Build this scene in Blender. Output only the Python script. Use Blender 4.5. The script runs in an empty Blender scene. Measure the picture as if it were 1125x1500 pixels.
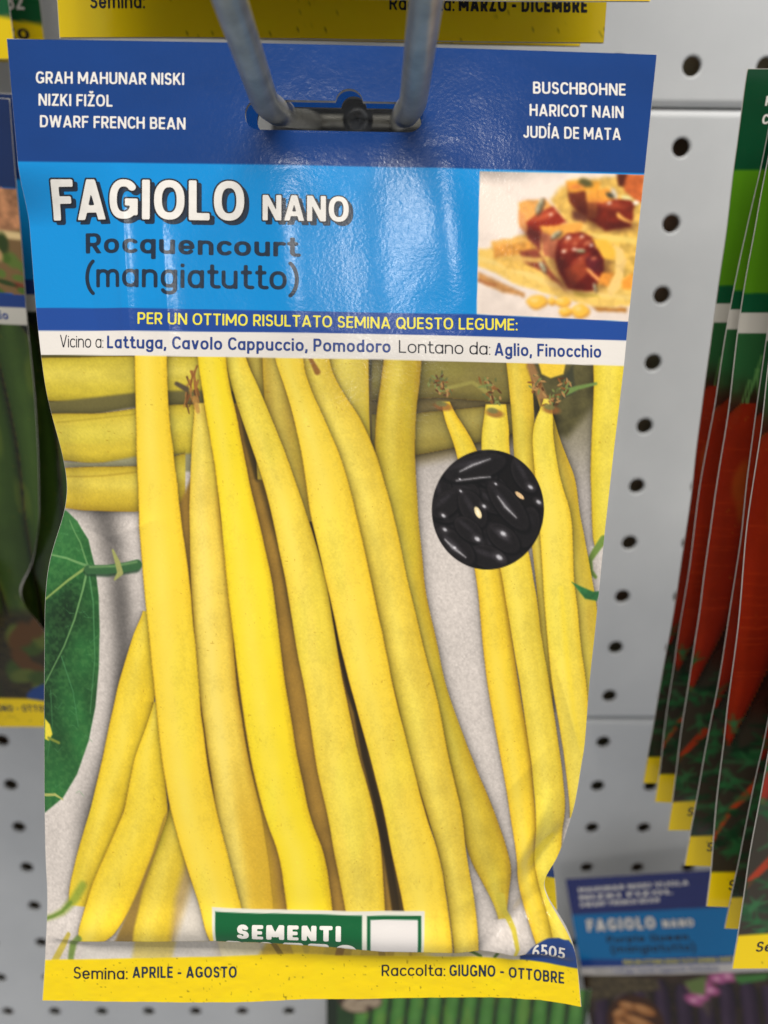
import bpy, bmesh, math, random
import numpy as np
from mathutils import Matrix, Vector

random.seed(7)
rng = np.random.default_rng(11)
SC = bpy.context.scene
COL = SC.collection

# ------------------------------------------------------------------ camera, world, lamps, exposure
cam_data = bpy.data.cameras.new('camera')
cam = bpy.data.objects.new('camera', cam_data)
COL.objects.link(cam)
RC = np.array([[0.99991287, -0.00873688, 0.00989579],
               [0.00600234, -0.36674871, -0.93030068],
               [0.0117572, 0.93027902, -0.36666431]])
CAM = np.array([-0.10589561, -0.31001265, -0.03958057])
m4 = Matrix.Identity(4)
for i in range(3):
    m4[i][0] = RC[0, i]; m4[i][1] = -RC[1, i]; m4[i][2] = -RC[2, i]; m4[i][3] = CAM[i]
cam.matrix_world = m4
cam_data.sensor_fit = 'HORIZONTAL'
cam_data.sensor_width = 36.0
cam_data.lens = 36.0 * 1198.71 / 1125.0
cam_data.clip_start = 0.005
cam_data.clip_end = 50.0
cam_data.dof.use_dof = True
cam_data.dof.focus_distance = 0.166
cam_data.dof.aperture_fstop = 17.0
SC.camera = cam

world = bpy.data.worlds.new('World')
SC.world = world
world.use_nodes = True
wb = world.node_tree.nodes['Background']
wb.inputs['Color'].default_value = (0.97, 0.98, 1.0, 1)
wb.inputs['Strength'].default_value = 0.4

def area_lamp(name, loc, target, sx, sy, power, color=(1.0, 0.96, 0.9)):
    d = bpy.data.lights.new(name, 'AREA')
    d.shape = 'RECTANGLE'; d.size = sx; d.size_y = sy; d.energy = power; d.color = color
    o = bpy.data.objects.new(name, d); COL.objects.link(o)
    o.location = loc
    o.rotation_euler = (Vector(target) - Vector(loc)).to_track_quat('-Z', 'Y').to_euler()
    return o
# rows of ceiling tubes running out over the aisle
WARM = (1.0, 0.965, 0.90)
area_lamp('ceiling_tube', (-0.40, -3.45, 1.42), (-0.40, -3.45, -1), 0.10, 1.0, 12, WARM)
area_lamp('ceiling_tube', (0.27, -3.45, 1.42), (0.27, -3.45, -1), 0.10, 1.0, 12, WARM)
area_lamp('ceiling_panel', (-0.15, -0.95, 1.7), (-0.12, -0.1, -0.1), 1.8, 0.5, 55, WARM)

SC.view_settings.view_transform = 'Standard'
SC.view_settings.look = 'None'
SC.view_settings.exposure = 0.0
SC.view_settings.gamma = 1.0
SC.view_settings.use_curve_mapping = False

# ------------------------------------------------------------------ small maths
def lin(c):
    c = np.asarray(c, float) / 255.0
    return np.where(c <= 0.04045, c / 12.92, ((c + 0.055) / 1.055) ** 2.4)
SEEN = 1.0                       # light on the printed sheet: seen = albedo * SEEN
def alb(c, k=SEEN):
    a = np.maximum(lin(c) / k, 0.0015)
    m = np.max(a, axis=-1, keepdims=True)
    return a * np.minimum(1.0, 0.86 / m)

def smooth(a, b, x):
    t = np.clip((x - a) / (b - a), 0, 1)
    return t * t * (3 - 2 * t)

def hash2(i, j, seed):
    h = (i.astype(np.int64) * 374761393 + j.astype(np.int64) * 668265263 + seed * 974634653) & 0xffffffff
    h = ((h ^ (h >> 13)) * 1274126177) & 0xffffffff
    return ((h ^ (h >> 16)) & 0xffffff) / float(0xffffff)
def vnoise(x, y, seed=0):
    i = np.floor(x); j = np.floor(y)
    fx = x - i; fy = y - j
    fx = fx * fx * (3 - 2 * fx); fy = fy * fy * (3 - 2 * fy)
    a = hash2(i, j, seed); b = hash2(i + 1, j, seed); c = hash2(i, j + 1, seed); d = hash2(i + 1, j + 1, seed)
    return (a * (1 - fx) + b * fx) * (1 - fy) + (c * (1 - fx) + d * fx) * fy
def fbm(x, y, seed=0, o=4):
    s = 0; a = 0.5; t = 0
    for k in range(o):
        s = s + a * vnoise(x * 2 ** k, y * 2 ** k, seed + k * 17); t += a; a *= 0.5
    return s / t

# template pixel -> packet-local metres (X right, Z up), a flat 120 x 198 mm sheet
H = np.array([[1.24473533e-04, -4.96298693e-06, -7.65040028e-04],
              [4.00316725e-06, -1.15955462e-04, 6.00171112e-03],
              [-5.11018979e-06, -1.20414940e-04, 1.0]])
HI = np.linalg.inv(H)
def to_local(px, py):
    w = H[2, 0] * px + H[2, 1] * py + H[2, 2]
    return (H[0, 0] * px + H[0, 1] * py + H[0, 2]) / w, (H[1, 0] * px + H[1, 1] * py + H[1, 2]) / w
def to_px(X, Z):
    w = HI[2, 0] * X + HI[2, 1] * Z + HI[2, 2]
    return (HI[0, 0] * X + HI[0, 1] * Z + HI[0, 2]) / w, (HI[1, 0] * X + HI[1, 1] * Z + HI[1, 2]) / w

# ------------------------------------------------------------------ materials
def mat_base(name):
    m = bpy.data.materials.new(name); m.use_nodes = True
    nt = m.node_tree
    return m, nt, nt.nodes['Principled BSDF']
def add_bump(nt, bsdf, layers, strength=1.0):
    """layers: (scale, distance)"""
    tc = nt.nodes.new('ShaderNodeTexCoord')
    prev = None
    for sc, dist, det in layers:
        n = nt.nodes.new('ShaderNodeTexNoise'); n.inputs['Scale'].default_value = sc
        n.inputs['Detail'].default_value = det
        nt.links.new(tc.outputs['Object'], n.inputs['Vector'])
        b = nt.nodes.new('ShaderNodeBump'); b.inputs['Strength'].default_value = strength
        b.inputs['Distance'].default_value = dist
        nt.links.new(n.outputs['Fac'], b.inputs['Height'])
        if prev: nt.links.new(prev.outputs['Normal'], b.inputs['Normal'])
        prev = b
    nt.links.new(prev.outputs['Normal'], bsdf.inputs['Normal'])
    return tc

def print_material(name='printed_glossy_paper'):
    m, nt, b = mat_base(name)
    at = nt.nodes.new('ShaderNodeAttribute'); at.attribute_name = 'ink'
    nt.links.new(at.outputs['Color'], b.inputs['Base Color'])
    b.inputs['Roughness'].default_value = 0.30
    b.inputs['Specular IOR Level'].default_value = 0.45
    tc = add_bump(nt, b, [(1600, 0.000019, 1.5), (420, 0.000009, 1)])
    n = nt.nodes.new('ShaderNodeTexNoise'); n.inputs['Scale'].default_value = 900; n.inputs['Detail'].default_value = 3
    nt.links.new(tc.outputs['Object'], n.inputs['Vector'])
    mr = nt.nodes.new('ShaderNodeMapRange'); mr.inputs['To Min'].default_value = 0.10; mr.inputs['To Max'].default_value = 0.2
    nt.links.new(n.outputs['Fac'], mr.inputs['Value']); nt.links.new(mr.outputs['Result'], b.inputs['Roughness'])
    return m
INK = print_material()

def flat_ink(name, c, rough=0.2):
    m, nt, b = mat_base(name)
    a = alb(c)
    tc = add_bump(nt, b, [(1600, 0.000019, 1.5), (420, 0.000009, 1)])
    n = nt.nodes.new('ShaderNodeTexNoise'); n.inputs['Scale'].default_value = 700; n.inputs['Detail'].default_value = 3
    nt.links.new(tc.outputs['Object'], n.inputs['Vector'])
    mx = nt.nodes.new('ShaderNodeMixRGB')
    mx.inputs['Color1'].default_value = (*(a * 0.9), 1); mx.inputs['Color2'].default_value = (*np.clip(a * 1.1, 0, .9), 1)
    nt.links.new(n.outputs['Fac'], mx.inputs['Fac']); nt.links.new(mx.outputs['Color'], b.inputs['Base Color'])
    b.inputs['Roughness'].default_value = rough
    b.inputs['Specular IOR Level'].default_value = 0.45
    return m
INK_WHITE = flat_ink('white_ink', (226, 221, 214))
INK_NAVY = flat_ink('navy_ink', (36, 62, 128))
INK_BLACK = flat_ink('black_ink', (30, 32, 40))
INK_SLATE = flat_ink('slate_ink', (28, 44, 62))
INK_YELLOW = flat_ink('yellow_ink', (238, 222, 70))
INK_GREEN = flat_ink('green_ink', (6, 82, 42))
PAPER = flat_ink('white_paper_back', (205, 200, 192), 0.5)

def simple_mat(name, c1, c2, scale, rough, metal=0.0, bump=0.0, bscale=300, spec=0.5):
    m, nt, b = mat_base(name)
    tc = nt.nodes.new('ShaderNodeTexCoord')
    n = nt.nodes.new('ShaderNodeTexNoise'); n.inputs['Scale'].default_value = scale; n.inputs['Detail'].default_value = 5
    nt.links.new(tc.outputs['Object'], n.inputs['Vector'])
    r = nt.nodes.new('ShaderNodeValToRGB')
    r.color_ramp.elements[0].position = 0.3; r.color_ramp.elements[1].position = 0.7
    r.color_ramp.elements[0].color = (*c1, 1); r.color_ramp.elements[1].color = (*c2, 1)
    nt.links.new(n.outputs['Fac'], r.inputs['Fac']); nt.links.new(r.outputs['Color'], b.inputs['Base Color'])
    b.inputs['Roughness'].default_value = rough; b.inputs['Metallic'].default_value = metal
    b.inputs['Specular IOR Level'].default_value = spec
    if bump:
        n2 = nt.nodes.new('ShaderNodeTexNoise'); n2.inputs['Scale'].default_value = bscale; n2.inputs['Detail'].default_value = 3
        nt.links.new(tc.outputs['Object'], n2.inputs['Vector'])
        bp = nt.nodes.new('ShaderNodeBump'); bp.inputs['Distance'].default_value = bump
        nt.links.new(n2.outputs['Fac'], bp.inputs['Height']); nt.links.new(bp.outputs['Normal'], b.inputs['Normal'])
    return m
BOARD = simple_mat('grey_powder_coat', (0.56, 0.572, 0.585), (0.62, 0.63, 0.64), 30, 0.42, 0, 0.00006, 1400)
BACKING = simple_mat('dark_backing', (0.34, 0.36, 0.22), (0.40, 0.22, 0.14), 30, 0.8)
ZINC = simple_mat('zinc_wire', (0.26, 0.255, 0.225), (0.40, 0.385, 0.34), 260, 0.34, 0.35, 0.00008, 900)
PLASTIC = simple_mat('dark_steel', (0.07, 0.075, 0.085), (0.12, 0.125, 0.135), 90, 0.4, 0.6, 0.00005, 700)

# ------------------------------------------------------------------ object helpers
def tag(o, label=None, cat=None, group=None, kind=None):
    if label: o['label'] = label
    if cat: o['category'] = cat
    if group: o['group'] = group
    if kind: o['kind'] = kind
    return o
def empty(name, loc=(0, 0, 0)):
    e = bpy.data.objects.new(name, None); e.empty_display_size = 0.02
    COL.objects.link(e); e.location = loc
    return e
def mesh_obj(name, V, F, mats, parent=None, mi=None, ink=None, smooth_=True):
    me = bpy.data.meshes.new(name)
    me.from_pydata([tuple(v) for v in V] if not isinstance(V, np.ndarray) else V.tolist(), [], F if isinstance(F, list) else F.tolist())
    for m in mats: me.materials.append(m)
    if mi is not None: me.polygons.foreach_set('material_index', np.asarray(mi, np.int32))
    if ink is not None:
        ca = me.color_attributes.new('ink', 'FLOAT_COLOR', 'POINT')
        c4 = np.ones((len(V), 4), np.float32); c4[:, :3] = ink
        ca.data.foreach_set('color', c4.ravel())
    if smooth_: me.polygons.foreach_set('use_smooth', np.ones(len(me.polygons), bool))
    me.update()
    o = bpy.data.objects.new(name, me); COL.objects.link(o)
    if parent: o.parent = parent
    return o
def copy_tree(o, parent=None):
    c = o.copy(); COL.objects.link(c)
    if parent: c.parent = parent
    for ch in list(o.children):
        copy_tree(ch, c)
    return c

# ------------------------------------------------------------------ a stroke alphabet, drawn as signed distances and meshed by marching squares
def glyph(ch, w):
    h = w / 2; B = []; P = []; X = 0.72
    def V(x, y0=0.0, y1=1.0, clip=True): B.append((x, y0, x, y1, False))
    def Hh(y, x0, x1): B.append((x0, y, x1, y, False))
    def D(x0, y0, x1, y1, clip=True, top=1.0, bot=0.0): B.append((x0, y0, x1, y1, (bot, top) if clip else False))
    def E(cx, cy, rx, ry, a0, a1, n=2.35):
        k = max(8, int(abs(a1 - a0) / 9))
        a = np.radians(np.linspace(a0, a1, k + 1)); c = np.cos(a); s = np.sin(a)
        P.append(np.c_[cx + rx * np.sign(c) * np.abs(c) ** (2 / n), cy + ry * np.sign(s) * np.abs(s) ** (2 / n)])
    W = 0.6
    if ch == 'A': W = .7; D(h * .9, -.05, .35, 1.03); D(.7 - h * .9, -.05, .35, 1.03); Hh(.27, .15, .55)
    elif ch == 'B':
        W = .58; V(h); Hh(1 - h, 0, .33); Hh(.52, 0, .35); Hh(h, 0, .33)
        E(.32, (1 - h + .52) / 2, .55 - .32 - h, (1 - h - .52) / 2, -90, 90); E(.33, (.52 + h) / 2, .58 - .33 - h, (.52 - h) / 2, -90, 90)
    elif ch == 'C': W = .58; E(.33, .5, .33 - h, .5 - h, 42, 318)
    elif ch == 'D': W = .64; V(h); Hh(1 - h, 0, .3); Hh(h, 0, .3); E(.3, .5, .34 - h, .5 - h, -90, 90)
    elif ch == 'E': W = .5; V(h); Hh(1 - h, 0, .5); Hh(.51, 0, .46); Hh(h, 0, .5)
    elif ch == 'F': W = .5; V(h); Hh(1 - h, 0, .52); Hh(.5, 0, .46)
    elif ch == 'G': W = .66; E(.34, .5, .34 - h, .5 - h, 45, 300); V(.66 - h, .1, .52); Hh(.52 - h, .37, .66); E(.34, .5, .34 - h, .5 - h, 295, 325)
    elif ch == 'H': W = .64; V(h); V(.64 - h); Hh(.52, 0, .64)
    elif ch in 'IÍ':
        W = w; V(h)
        if ch == 'Í': D(h - .02, 1.08, h + .12, 1.26, False)
    elif ch == 'J': W = .46; V(.46 - h, .28, 1); E(.22, .28, .24 - h, .28 - h, 200, 360)
    elif ch == 'K': W = .6; V(h); D(.1, .38, .6 - h * .6, 1.05); D(.24, .55, .62 - h * .6, -.05)
    elif ch == 'L': W = .48; V(h); Hh(h, 0, .48)
    elif ch == 'M': W = .8; V(h); V(.8 - h); D(h * .9, 1.02, .4, .22); D(.8 - h * .9, 1.02, .4, .22)
    elif ch == 'N': W = .66; V(h); V(.66 - h); D(h * .9, 1.03, .66 - h * .9, -.03)
    elif ch in 'OQ0':
        W = .7 if ch != '0' else .6; E(W / 2, .5, W / 2 - h, .5 - h, 0, 360)
        if ch == 'Q': D(.42, .28, .7, -.04, False)
    elif ch in 'PR':
        W = .57; V(h); Hh(1 - h, 0, .33); Hh(.44, 0, .33); E(.32, (1 - h + .44) / 2, .57 - .32 - h, (1 - h - .44) / 2, -90, 90)
        if ch == 'R': D(.27, .47, .59 - h * .8, -.05)
    elif ch == 'S':
        W = .54; E(.27, (1.5 - h) / 2, .25 - h, (.5 - h) / 2, 25, 270); E(.27, (.5 + h) / 2, .27 - h, (.5 - h) / 2, 90, -155)
    elif ch == 'T': W = .58; V(.29); Hh(1 - h, 0, .58)
    elif ch == 'U': W = .62; V(h, .3, 1); V(.62 - h, .3, 1); E(.31, .3, .31 - h, .3 - h, 180, 360)
    elif ch == 'V': W = .66; D(h * .9, 1.03, .33, -.03); D(.66 - h * .9, 1.03, .33, -.03)
    elif ch == 'W': W = .95; D(h * .9, 1.03, .25, -.03); D(.25, -.03, .475, 1.0); D(.475, 1.0, .7, -.03); D(.95 - h * .9, 1.03, .7, -.03)
    elif ch in 'ZŽ':
        W = .56; Hh(1 - h, .02, .55); Hh(h, 0, .56); D(h * 1.2, h * .6, .55 - h * 1.2, 1 - h * .6)
        if ch == 'Ž': D(.16, 1.26, .29, 1.1, False); D(.42, 1.26, .29, 1.1, False)
    elif ch == '5':
        W = .54; Hh(1 - h, .06, .5); V(.07 + h, .5, 1); E(.26, .32, .28 - h, .32 - h, 130, -150); 
    elif ch == '6': W = .56; E(.28, .31, .28 - h, .31 - h, 0, 360); E(.56, .36, .56 - h, .64 - h, 105, 180, 2)
    elif ch == '8': W = .56; E(.28, (1.52 - h) / 2, .25 - h, (.48 - h) / 2, 0, 360); E(.28, (.52 + h) / 2, .28 - h, (.52 - h) / 2, 0, 360)
    elif ch == '2': W = .54; E(.27, .7, .25 - h, .3 - h, 170, -30); D(.48 - h, .58, h, h); Hh(h, 0, .54)
    elif ch == 'a': W = .55; E(.275, .36, .275 - h, .36 - h, 0, 360); V(.55 - h, 0, X)
    elif ch == 'b': W = .55; E(.275, .36, .275 - h, .36 - h, 0, 360); V(h, 0, 1)
    elif ch == 'c': W = .48; E(.28, .36, .28 - h, .36 - h, 45, 315)
    elif ch == 'd': W = .55; E(.275, .36, .275 - h, .36 - h, 0, 360); V(.55 - h, 0, 1)
    elif ch == 'e': W = .55; E(.275, .36, .275 - h, .36 - h, 0, 320); Hh(.36, .06, .55 - h * .4)
    elif ch == 'g': W = .55; E(.275, .36, .275 - h, .36 - h, 0, 360); V(.55 - h, -.02, X); E(.275, -.02, .275 - h, .25 - h, 200, 360)
    elif ch == 'h': W = .54; V(h, 0, 1); E(.27, .44, .27 - h, .28 - h, 0, 180); V(.54 - h, 0, .45)
    elif ch == 'i': W = w; V(h, 0, X); V(h, .82, .82 + w * 1.05)
    elif ch == 'l': W = w; V(h, 0, 1)
    elif ch == 'm': W = .86; V(h, 0, X); E((.43 + h) / 2, .44, (.43 - h) / 2, .28 - h, 0, 180); V(.43, 0, .45); E((1.29 - h) / 2, .44, (.43 - h) / 2, .28 - h, 0, 180); V(.86 - h, 0, .45)
    elif ch == 'n': W = .54; V(h, 0, X); E(.27, .44, .27 - h, .28 - h, 0, 180); V(.54 - h, 0, .45)
    elif ch == 'o': W = .58; E(.29, .36, .29 - h, .36 - h, 0, 360)
    elif ch == 'p': W = .55; E(.275, .36, .275 - h, .36 - h, 0, 360); V(h, -.27, X)
    elif ch == 'q': W = .55; E(.275, .36, .275 - h, .36 - h, 0, 360); V(.55 - h, -.27, X)
    elif ch == 'r': W = .36; V(h, 0, X); E(.27, .44, .27 - h, .28 - h, 65, 180)
    elif ch == 's': W = .46; E(.23, (X + .36 - h) / 2, .21 - h, (.36 - h) / 2, 25, 270); E(.23, (.36 + h) / 2, .23 - h, (.36 - h) / 2, 90, -155)
    elif ch == 't': W = .38; V(.1 + h, .2, .95); Hh(X - h, 0, .38); E(.1 + .24, .2, .24 - h, .2 - h, 180, 285)
    elif ch == 'u': W = .54; V(h, .28, X); E(.27, .28, .27 - h, .28 - h, 180, 360); V(.54 - h, 0, X)
    elif ch == 'v': W = .52; D(h * .9, X + .02, .26, -.03, True, X); D(.52 - h * .9, X + .02, .26, -.03, True, X)
    elif ch == '(': W = .3; E(.48, .4, .48 - h, .72, 118, 242, 2)
    elif ch == ')': W = .3; E(-.18, .4, .48 - h, .72, -62, 62, 2)
    elif ch == ':': W = w; V(h, 0, w * 1.05); V(h, .52, .52 + w * 1.05)
    elif ch == ',': W = w; D(h * 1.2, w, h * .5, -.16, False)
    elif ch == '-': W = .34; Hh(.42, 0, .34)
    return B, P, W

_gc = {}
def glyph_mesh(ch, w, grow, res, rnd=0.0):
    key = (ch, w, grow, res, rnd)
    if key in _gc: return _gc[key]
    B, P, W = glyph(ch, w)
    mg = max(0.06, grow + .04)
    nx = int(math.ceil((W + .2 + 2 * mg) * res)); ny = int(math.ceil((1.75 + 2 * mg) * res))
    gx = -mg - .1 + np.arange(nx + 1) / res; gy = -.38 - mg + np.arange(ny + 1) / res
    GX, GY = np.meshgrid(gx, gy); S = np.full(GX.shape, 9.0)
    hw = w / 2
    for (x0, y0, x1, y1, clip) in B:
        dx, dy = x1 - x0, y1 - y0; L = math.hypot(dx, dy); ux, uy = dx / L, dy / L
        mx, my = (x0 + x1) / 2, (y0 + y1) / 2
        a = np.abs((GX - mx) * ux + (GY - my) * uy) - L / 2 + rnd; b = np.abs(-(GX - mx) * uy + (GY - my) * ux) - hw + rnd
        s = np.hypot(np.maximum(a, 0), np.maximum(b, 0)) + np.minimum(np.maximum(a, b), 0) - rnd
        if clip: s = np.maximum(s, np.maximum(clip[0] - GY, GY - clip[1]))
        S = np.minimum(S, s)
    for p in P:
        for k in range(len(p) - 1):
            ax, ay = p[k]; bx, by = p[k + 1]; dx, dy = bx - ax, by - ay; L2 = dx * dx + dy * dy + 1e-12
            t = np.clip(((GX - ax) * dx + (GY - ay) * dy) / L2, 0, 1)
            S = np.minimum(S, np.hypot(GX - ax - t * dx, GY - ay - t * dy) - hw)
    S = S - grow
    S[np.abs(S) < 1e-6] = -1e-6
    verts = []; idx = {}; faces = []
    def vid(k, x, y):
        if k not in idx: idx[k] = len(verts); verts.append((x, y))
        return idx[k]
    ins = S < 0
    anyin = ins[:-1, :-1] | ins[1:, :-1] | ins[:-1, 1:] | ins[1:, 1:]
    for j, i in np.argwhere(anyin):
        cs = [(j, i), (j, i + 1), (j + 1, i + 1), (j + 1, i)]
        poly = []
        for k in range(4):
            a, b = cs[k], cs[(k + 1) % 4]
            sa, sb = S[a], S[b]
            if sa < 0: poly.append(vid(a, gx[a[1]], gy[a[0]]))
            if (sa < 0) != (sb < 0):
                t = sa / (sa - sb); e = (min(a, b), max(a, b))
                poly.append(vid(e, gx[a[1]] + t * (gx[b[1]] - gx[a[1]]), gy[a[0]] + t * (gy[b[0]] - gy[a[0]])))
        if len(poly) >= 3: faces.append(poly)
    r = (np.array(verts).reshape(-1, 2), faces, W)
    _gc[key] = r
    return r

def text(s, x0, x1, base, cap, w, mat, grow=0.0, res=18, dx=0, dy=0, lift=4e-5, gap=None, rnd=0.02, space=.3, ymax=None):
    """string between template x0..x1 on a baseline polyline [(x,y)..]; returns a drawing for sheet()"""
    gap = (0.075 + w * .22) if gap is None else gap
    pos = 0; items = []
    for ch in s:
        if ch == ' ': pos += space; continue
        items.append((ch, pos)); pos += glyph(ch, w)[2] + gap
    tot = pos - gap
    k = (x1 - x0) / tot
    Vs = []; Fs = []; n = 0
    bx = [p[0] for p in base]; by = [p[1] for p in base]
    for ch, p in items:
        v, f, _ = glyph_mesh(ch, w, grow, res, rnd)
        X = x0 + (p + v[:, 0]) * k
        if len(bx) == 1: yb = np.full_like(X, by[0])
        else:
            yb = np.interp(X, bx, by)
        Y = yb - v[:, 1] * cap
        if ymax is not None:
            lim = ymax(X); keep = Y <= lim
            f = [q for q in f if all(keep[i] for i in q)]
        Vs.append(np.c_[X + dx, Y + dy]); Fs += [[i + n for i in q] for q in f]; n += len(v)
    return dict(v=np.vstack(Vs), f=Fs, mat=mat, lift=lift)
def polydraw(pts, mat, lift=3e-5, step=None):
    return dict(v=np.array(pts, float), f=[list(range(len(pts)))], mat=mat, lift=lift)

FOLD_ = [(60, 1374), (117, 1373), (165, 1368), (320, 1360), (380, 1360.5), (500, 1368), (562, 1375), (697, 1383), (762, 1388), (800, 1393), (860, 1402)]
LOGO_FOLD = lambda x: np.interp(x, [p[0] for p in FOLD_], [p[1] for p in FOLD_])
# ------------------------------------------------------------------ the printing: colours as a function of template pixel
class Ink:
    def __init__(s, x, y):
        s.x = x; s.y = y; s.c = np.zeros((len(x), 3))
    def fill(s, c, mask=None):
        if mask is None: s.c[:] = c
        else:
            m = mask[:, None]; s.c = s.c * (1 - m) + np.asarray(c, float) * m if np.ndim(c) == 1 else s.c * (1 - m) + c * m
    def mul(s, f, mask):
        s.c *= (1 - mask * (1 - f))[:, None]
    def poly(s, pts, c, soft=1.2, nz=0.0, ns=12, seed=3):
        p = np.array(pts, float); lo = p.min(0) - 3 * soft; hi = p.max(0) + 3 * soft
        q = np.nonzero((s.x > lo[0]) & (s.x < hi[0]) & (s.y > lo[1]) & (s.y < hi[1]))[0]
        if not len(q): return
        x = s.x[q]; y = s.y[q]; d = np.full(len(q), 1e9); ins = np.zeros(len(q), bool)
        for k in range(len(p)):
            ax, ay = p[k]; bx, by = p[(k + 1) % len(p)]; dx, dy = bx - ax, by - ay
            t = np.clip(((x - ax) * dx + (y - ay) * dy) / (dx * dx + dy * dy + 1e-9), 0, 1)
            d = np.minimum(d, np.hypot(x - ax - t * dx, y - ay - t * dy))
            if ay != by:
                ins ^= ((ay > y) != (by > y)) & (x < (bx - ax) * (y - ay) / (by - ay) + ax)
        sd = np.where(ins, d, -d); m = smooth(-soft, soft, sd)[:, None]
        cc = np.asarray(c, float)[None, :]
        if nz: cc = cc * (1 + nz * (2 * fbm(x / ns, y / ns, seed, 3) - 1))[:, None]
        s.c[q] = s.c[q] * (1 - m) + cc * m
    def ell(s, cx, cy, rx, ry, c, ang=0, soft=0.15, op=1.0):
        r = max(rx, ry) * 1.6
        q = np.nonzero((abs(s.x - cx) < r) & (abs(s.y - cy) < r))[0]
        if not len(q): return
        a = math.radians(ang); dx = s.x[q] - cx; dy = s.y[q] - cy
        u = (dx * math.cos(a) + dy * math.sin(a)) / rx; v = (-dx * math.sin(a) + dy * math.cos(a)) / ry
        m = (1 - smooth(1 - soft, 1 + soft, np.hypot(u, v)))[:, None] * op
        s.c[q] = s.c[q] * (1 - m) + np.asarray(c, float) * m
    def line(s, pts, w, c, soft=1.0, op=1.0):
        p = np.array(pts, float); W = np.broadcast_to(np.asarray(w, float), (len(p),))
        lo = p.min(0) - W.max() - 4; hi = p.max(0) + W.max() + 4
        q = np.nonzero((s.x > lo[0]) & (s.x < hi[0]) & (s.y > lo[1]) & (s.y < hi[1]))[0]
        if not len(q): return
        x = s.x[q]; y = s.y[q]; d = np.full(len(q), 1e9)
        for k in range(len(p) - 1):
            ax, ay = p[k]; bx, by = p[k + 1]; dx, dy = bx - ax, by - ay
            t = np.clip(((x - ax) * dx + (y - ay) * dy) / (dx * dx + dy * dy + 1e-9), 0, 1)
            d = np.minimum(d, np.hypot(x - ax - t * dx, y - ay - t * dy) - (W[k] * (1 - t) + W[k + 1] * t) / 2)
        m = (1 - smooth(-soft, soft, d))[:, None] * op
        s.c[q] = s.c[q] * (1 - m) + np.asarray(c, float) * m
    def bean(s, rows, c, swap=False, shade=1.0, seed=0, edge=(212, 170, 22), hi=(250, 232, 112), cast=0.42, hx=-.25):
        r = np.array(rows, float)
        X, Y = (s.y, s.x) if swap else (s.x, s.y)
        lo, hi_ = r[0, 0], r[-1, 0]
        q = np.nonzero((Y > lo - 2) & (Y < hi_ + 2) & (X > r[:, 1].min() - 26) & (X < r[:, 2].max() + 26))[0]
        if not len(q): return
        y = Y[q]; x = X[q]
        # smooth interpolation of both edges
        yy = np.linspace(lo, hi_, 200)
        def sm(v):
            z = np.interp(yy, r[:, 0], v); k = np.ones(13) / 13
            return np.convolve(np.pad(z, 6, 'edge') + 0, k, 'valid')
        xl = np.interp(y, yy, sm(r[:, 1])); xr = np.interp(y, yy, sm(r[:, 2]))
        wob = 1.6 * (fbm(y / 60, y * 0 + seed, 5, 2) - .5)
        xl = xl + wob; xr = xr + 1.6 * (fbm(y / 47, y * 0 + seed + 9, 8, 2) - .5)
        hw = np.maximum((xr - xl) / 2, .5); u = (x - (xl + xr) / 2) / hw
        yin = smooth(lo - 1.5, lo + 1.5, y) * (1 - smooth(hi_ - 1.5, hi_ + 1.5, y))
        # printed picture: the dark contact line round the bean
        c = np.asarray(c, float) + np.array((1, -1, -2)); dr = (u - 1) * hw; dl = (-1 - u) * hw
        sh = np.exp(-np.maximum(dr, 0) / 5.5) * (dr > 0) + .8 * np.exp(-np.maximum(dl, 0) / 4.5) * (dl > 0)
        s.c[q] *= (1 - cast * sh * yin)[:, None]
        m = (smooth(-1.1, 1.1, hw - np.abs(u) * hw) * yin)[:, None]
        c = np.asarray(c, float); n1 = fbm(x / 26 + seed * 3.1, y / 90 + seed, 21 + seed, 4); n2 = fbm(x / 7, y / 7, 31 + seed, 3)
        body = np.broadcast_to(c, (len(q), 3)).copy()
        k = np.exp(-((u - hx) / .5) ** 2)[:, None] * (.55 + .6 * n1[:, None])
        body = body * (1 - .5 * k) + np.array(hi, float) * .5 * k
        e = smooth(.55, 1.03, u)[:, None] * .58 + smooth(.72, 1.03, -u)[:, None] * .36
        body = body * (1 - e) + np.array(edge, float) * e
        e2 = smooth(.93, 1.0, np.abs(u))[:, None] * .5
        body = body * (1 - e2) + np.array((120, 82, 14), float) * e2
        body *= (1 + .018 * np.sin(y / 11.0 + 5 * fbm(y / 60, y * 0 + seed, 12, 2)) * np.exp(-(u / .6) ** 2))[:, None]
        body *= (shade * (1 + .05 * (n2 - .5) + .10 * (n1 - .5) + .035 * (vnoise(x / 1.9, y / 1.9, 5) - .5) + .05 * (fbm(u * 3 + seed, y / 160, 64 + seed, 2) - .5)))[:, None]
        # faint green cast in long patches and brown freckles
        g = smooth(.56, .75, fbm(x / 40 + 7, y / 130 + seed * 2, 77 + seed, 2))[:, None] * .16
        body = body * (1 - g) + np.array((214, 210, 66)) * shade * g
        fr = smooth(.9, .97, vnoise(x / 2.6, y / 2.6, 91 + seed))[:, None] * smooth(.5, .75, vnoise(x / 31, y / 23, 17 + seed))[:, None] * .4
        body = body * (1 - fr) + np.array((150, 105, 20)) * fr
        s.c[q] = s.c[q] * (1 - m) + body * m

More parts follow.
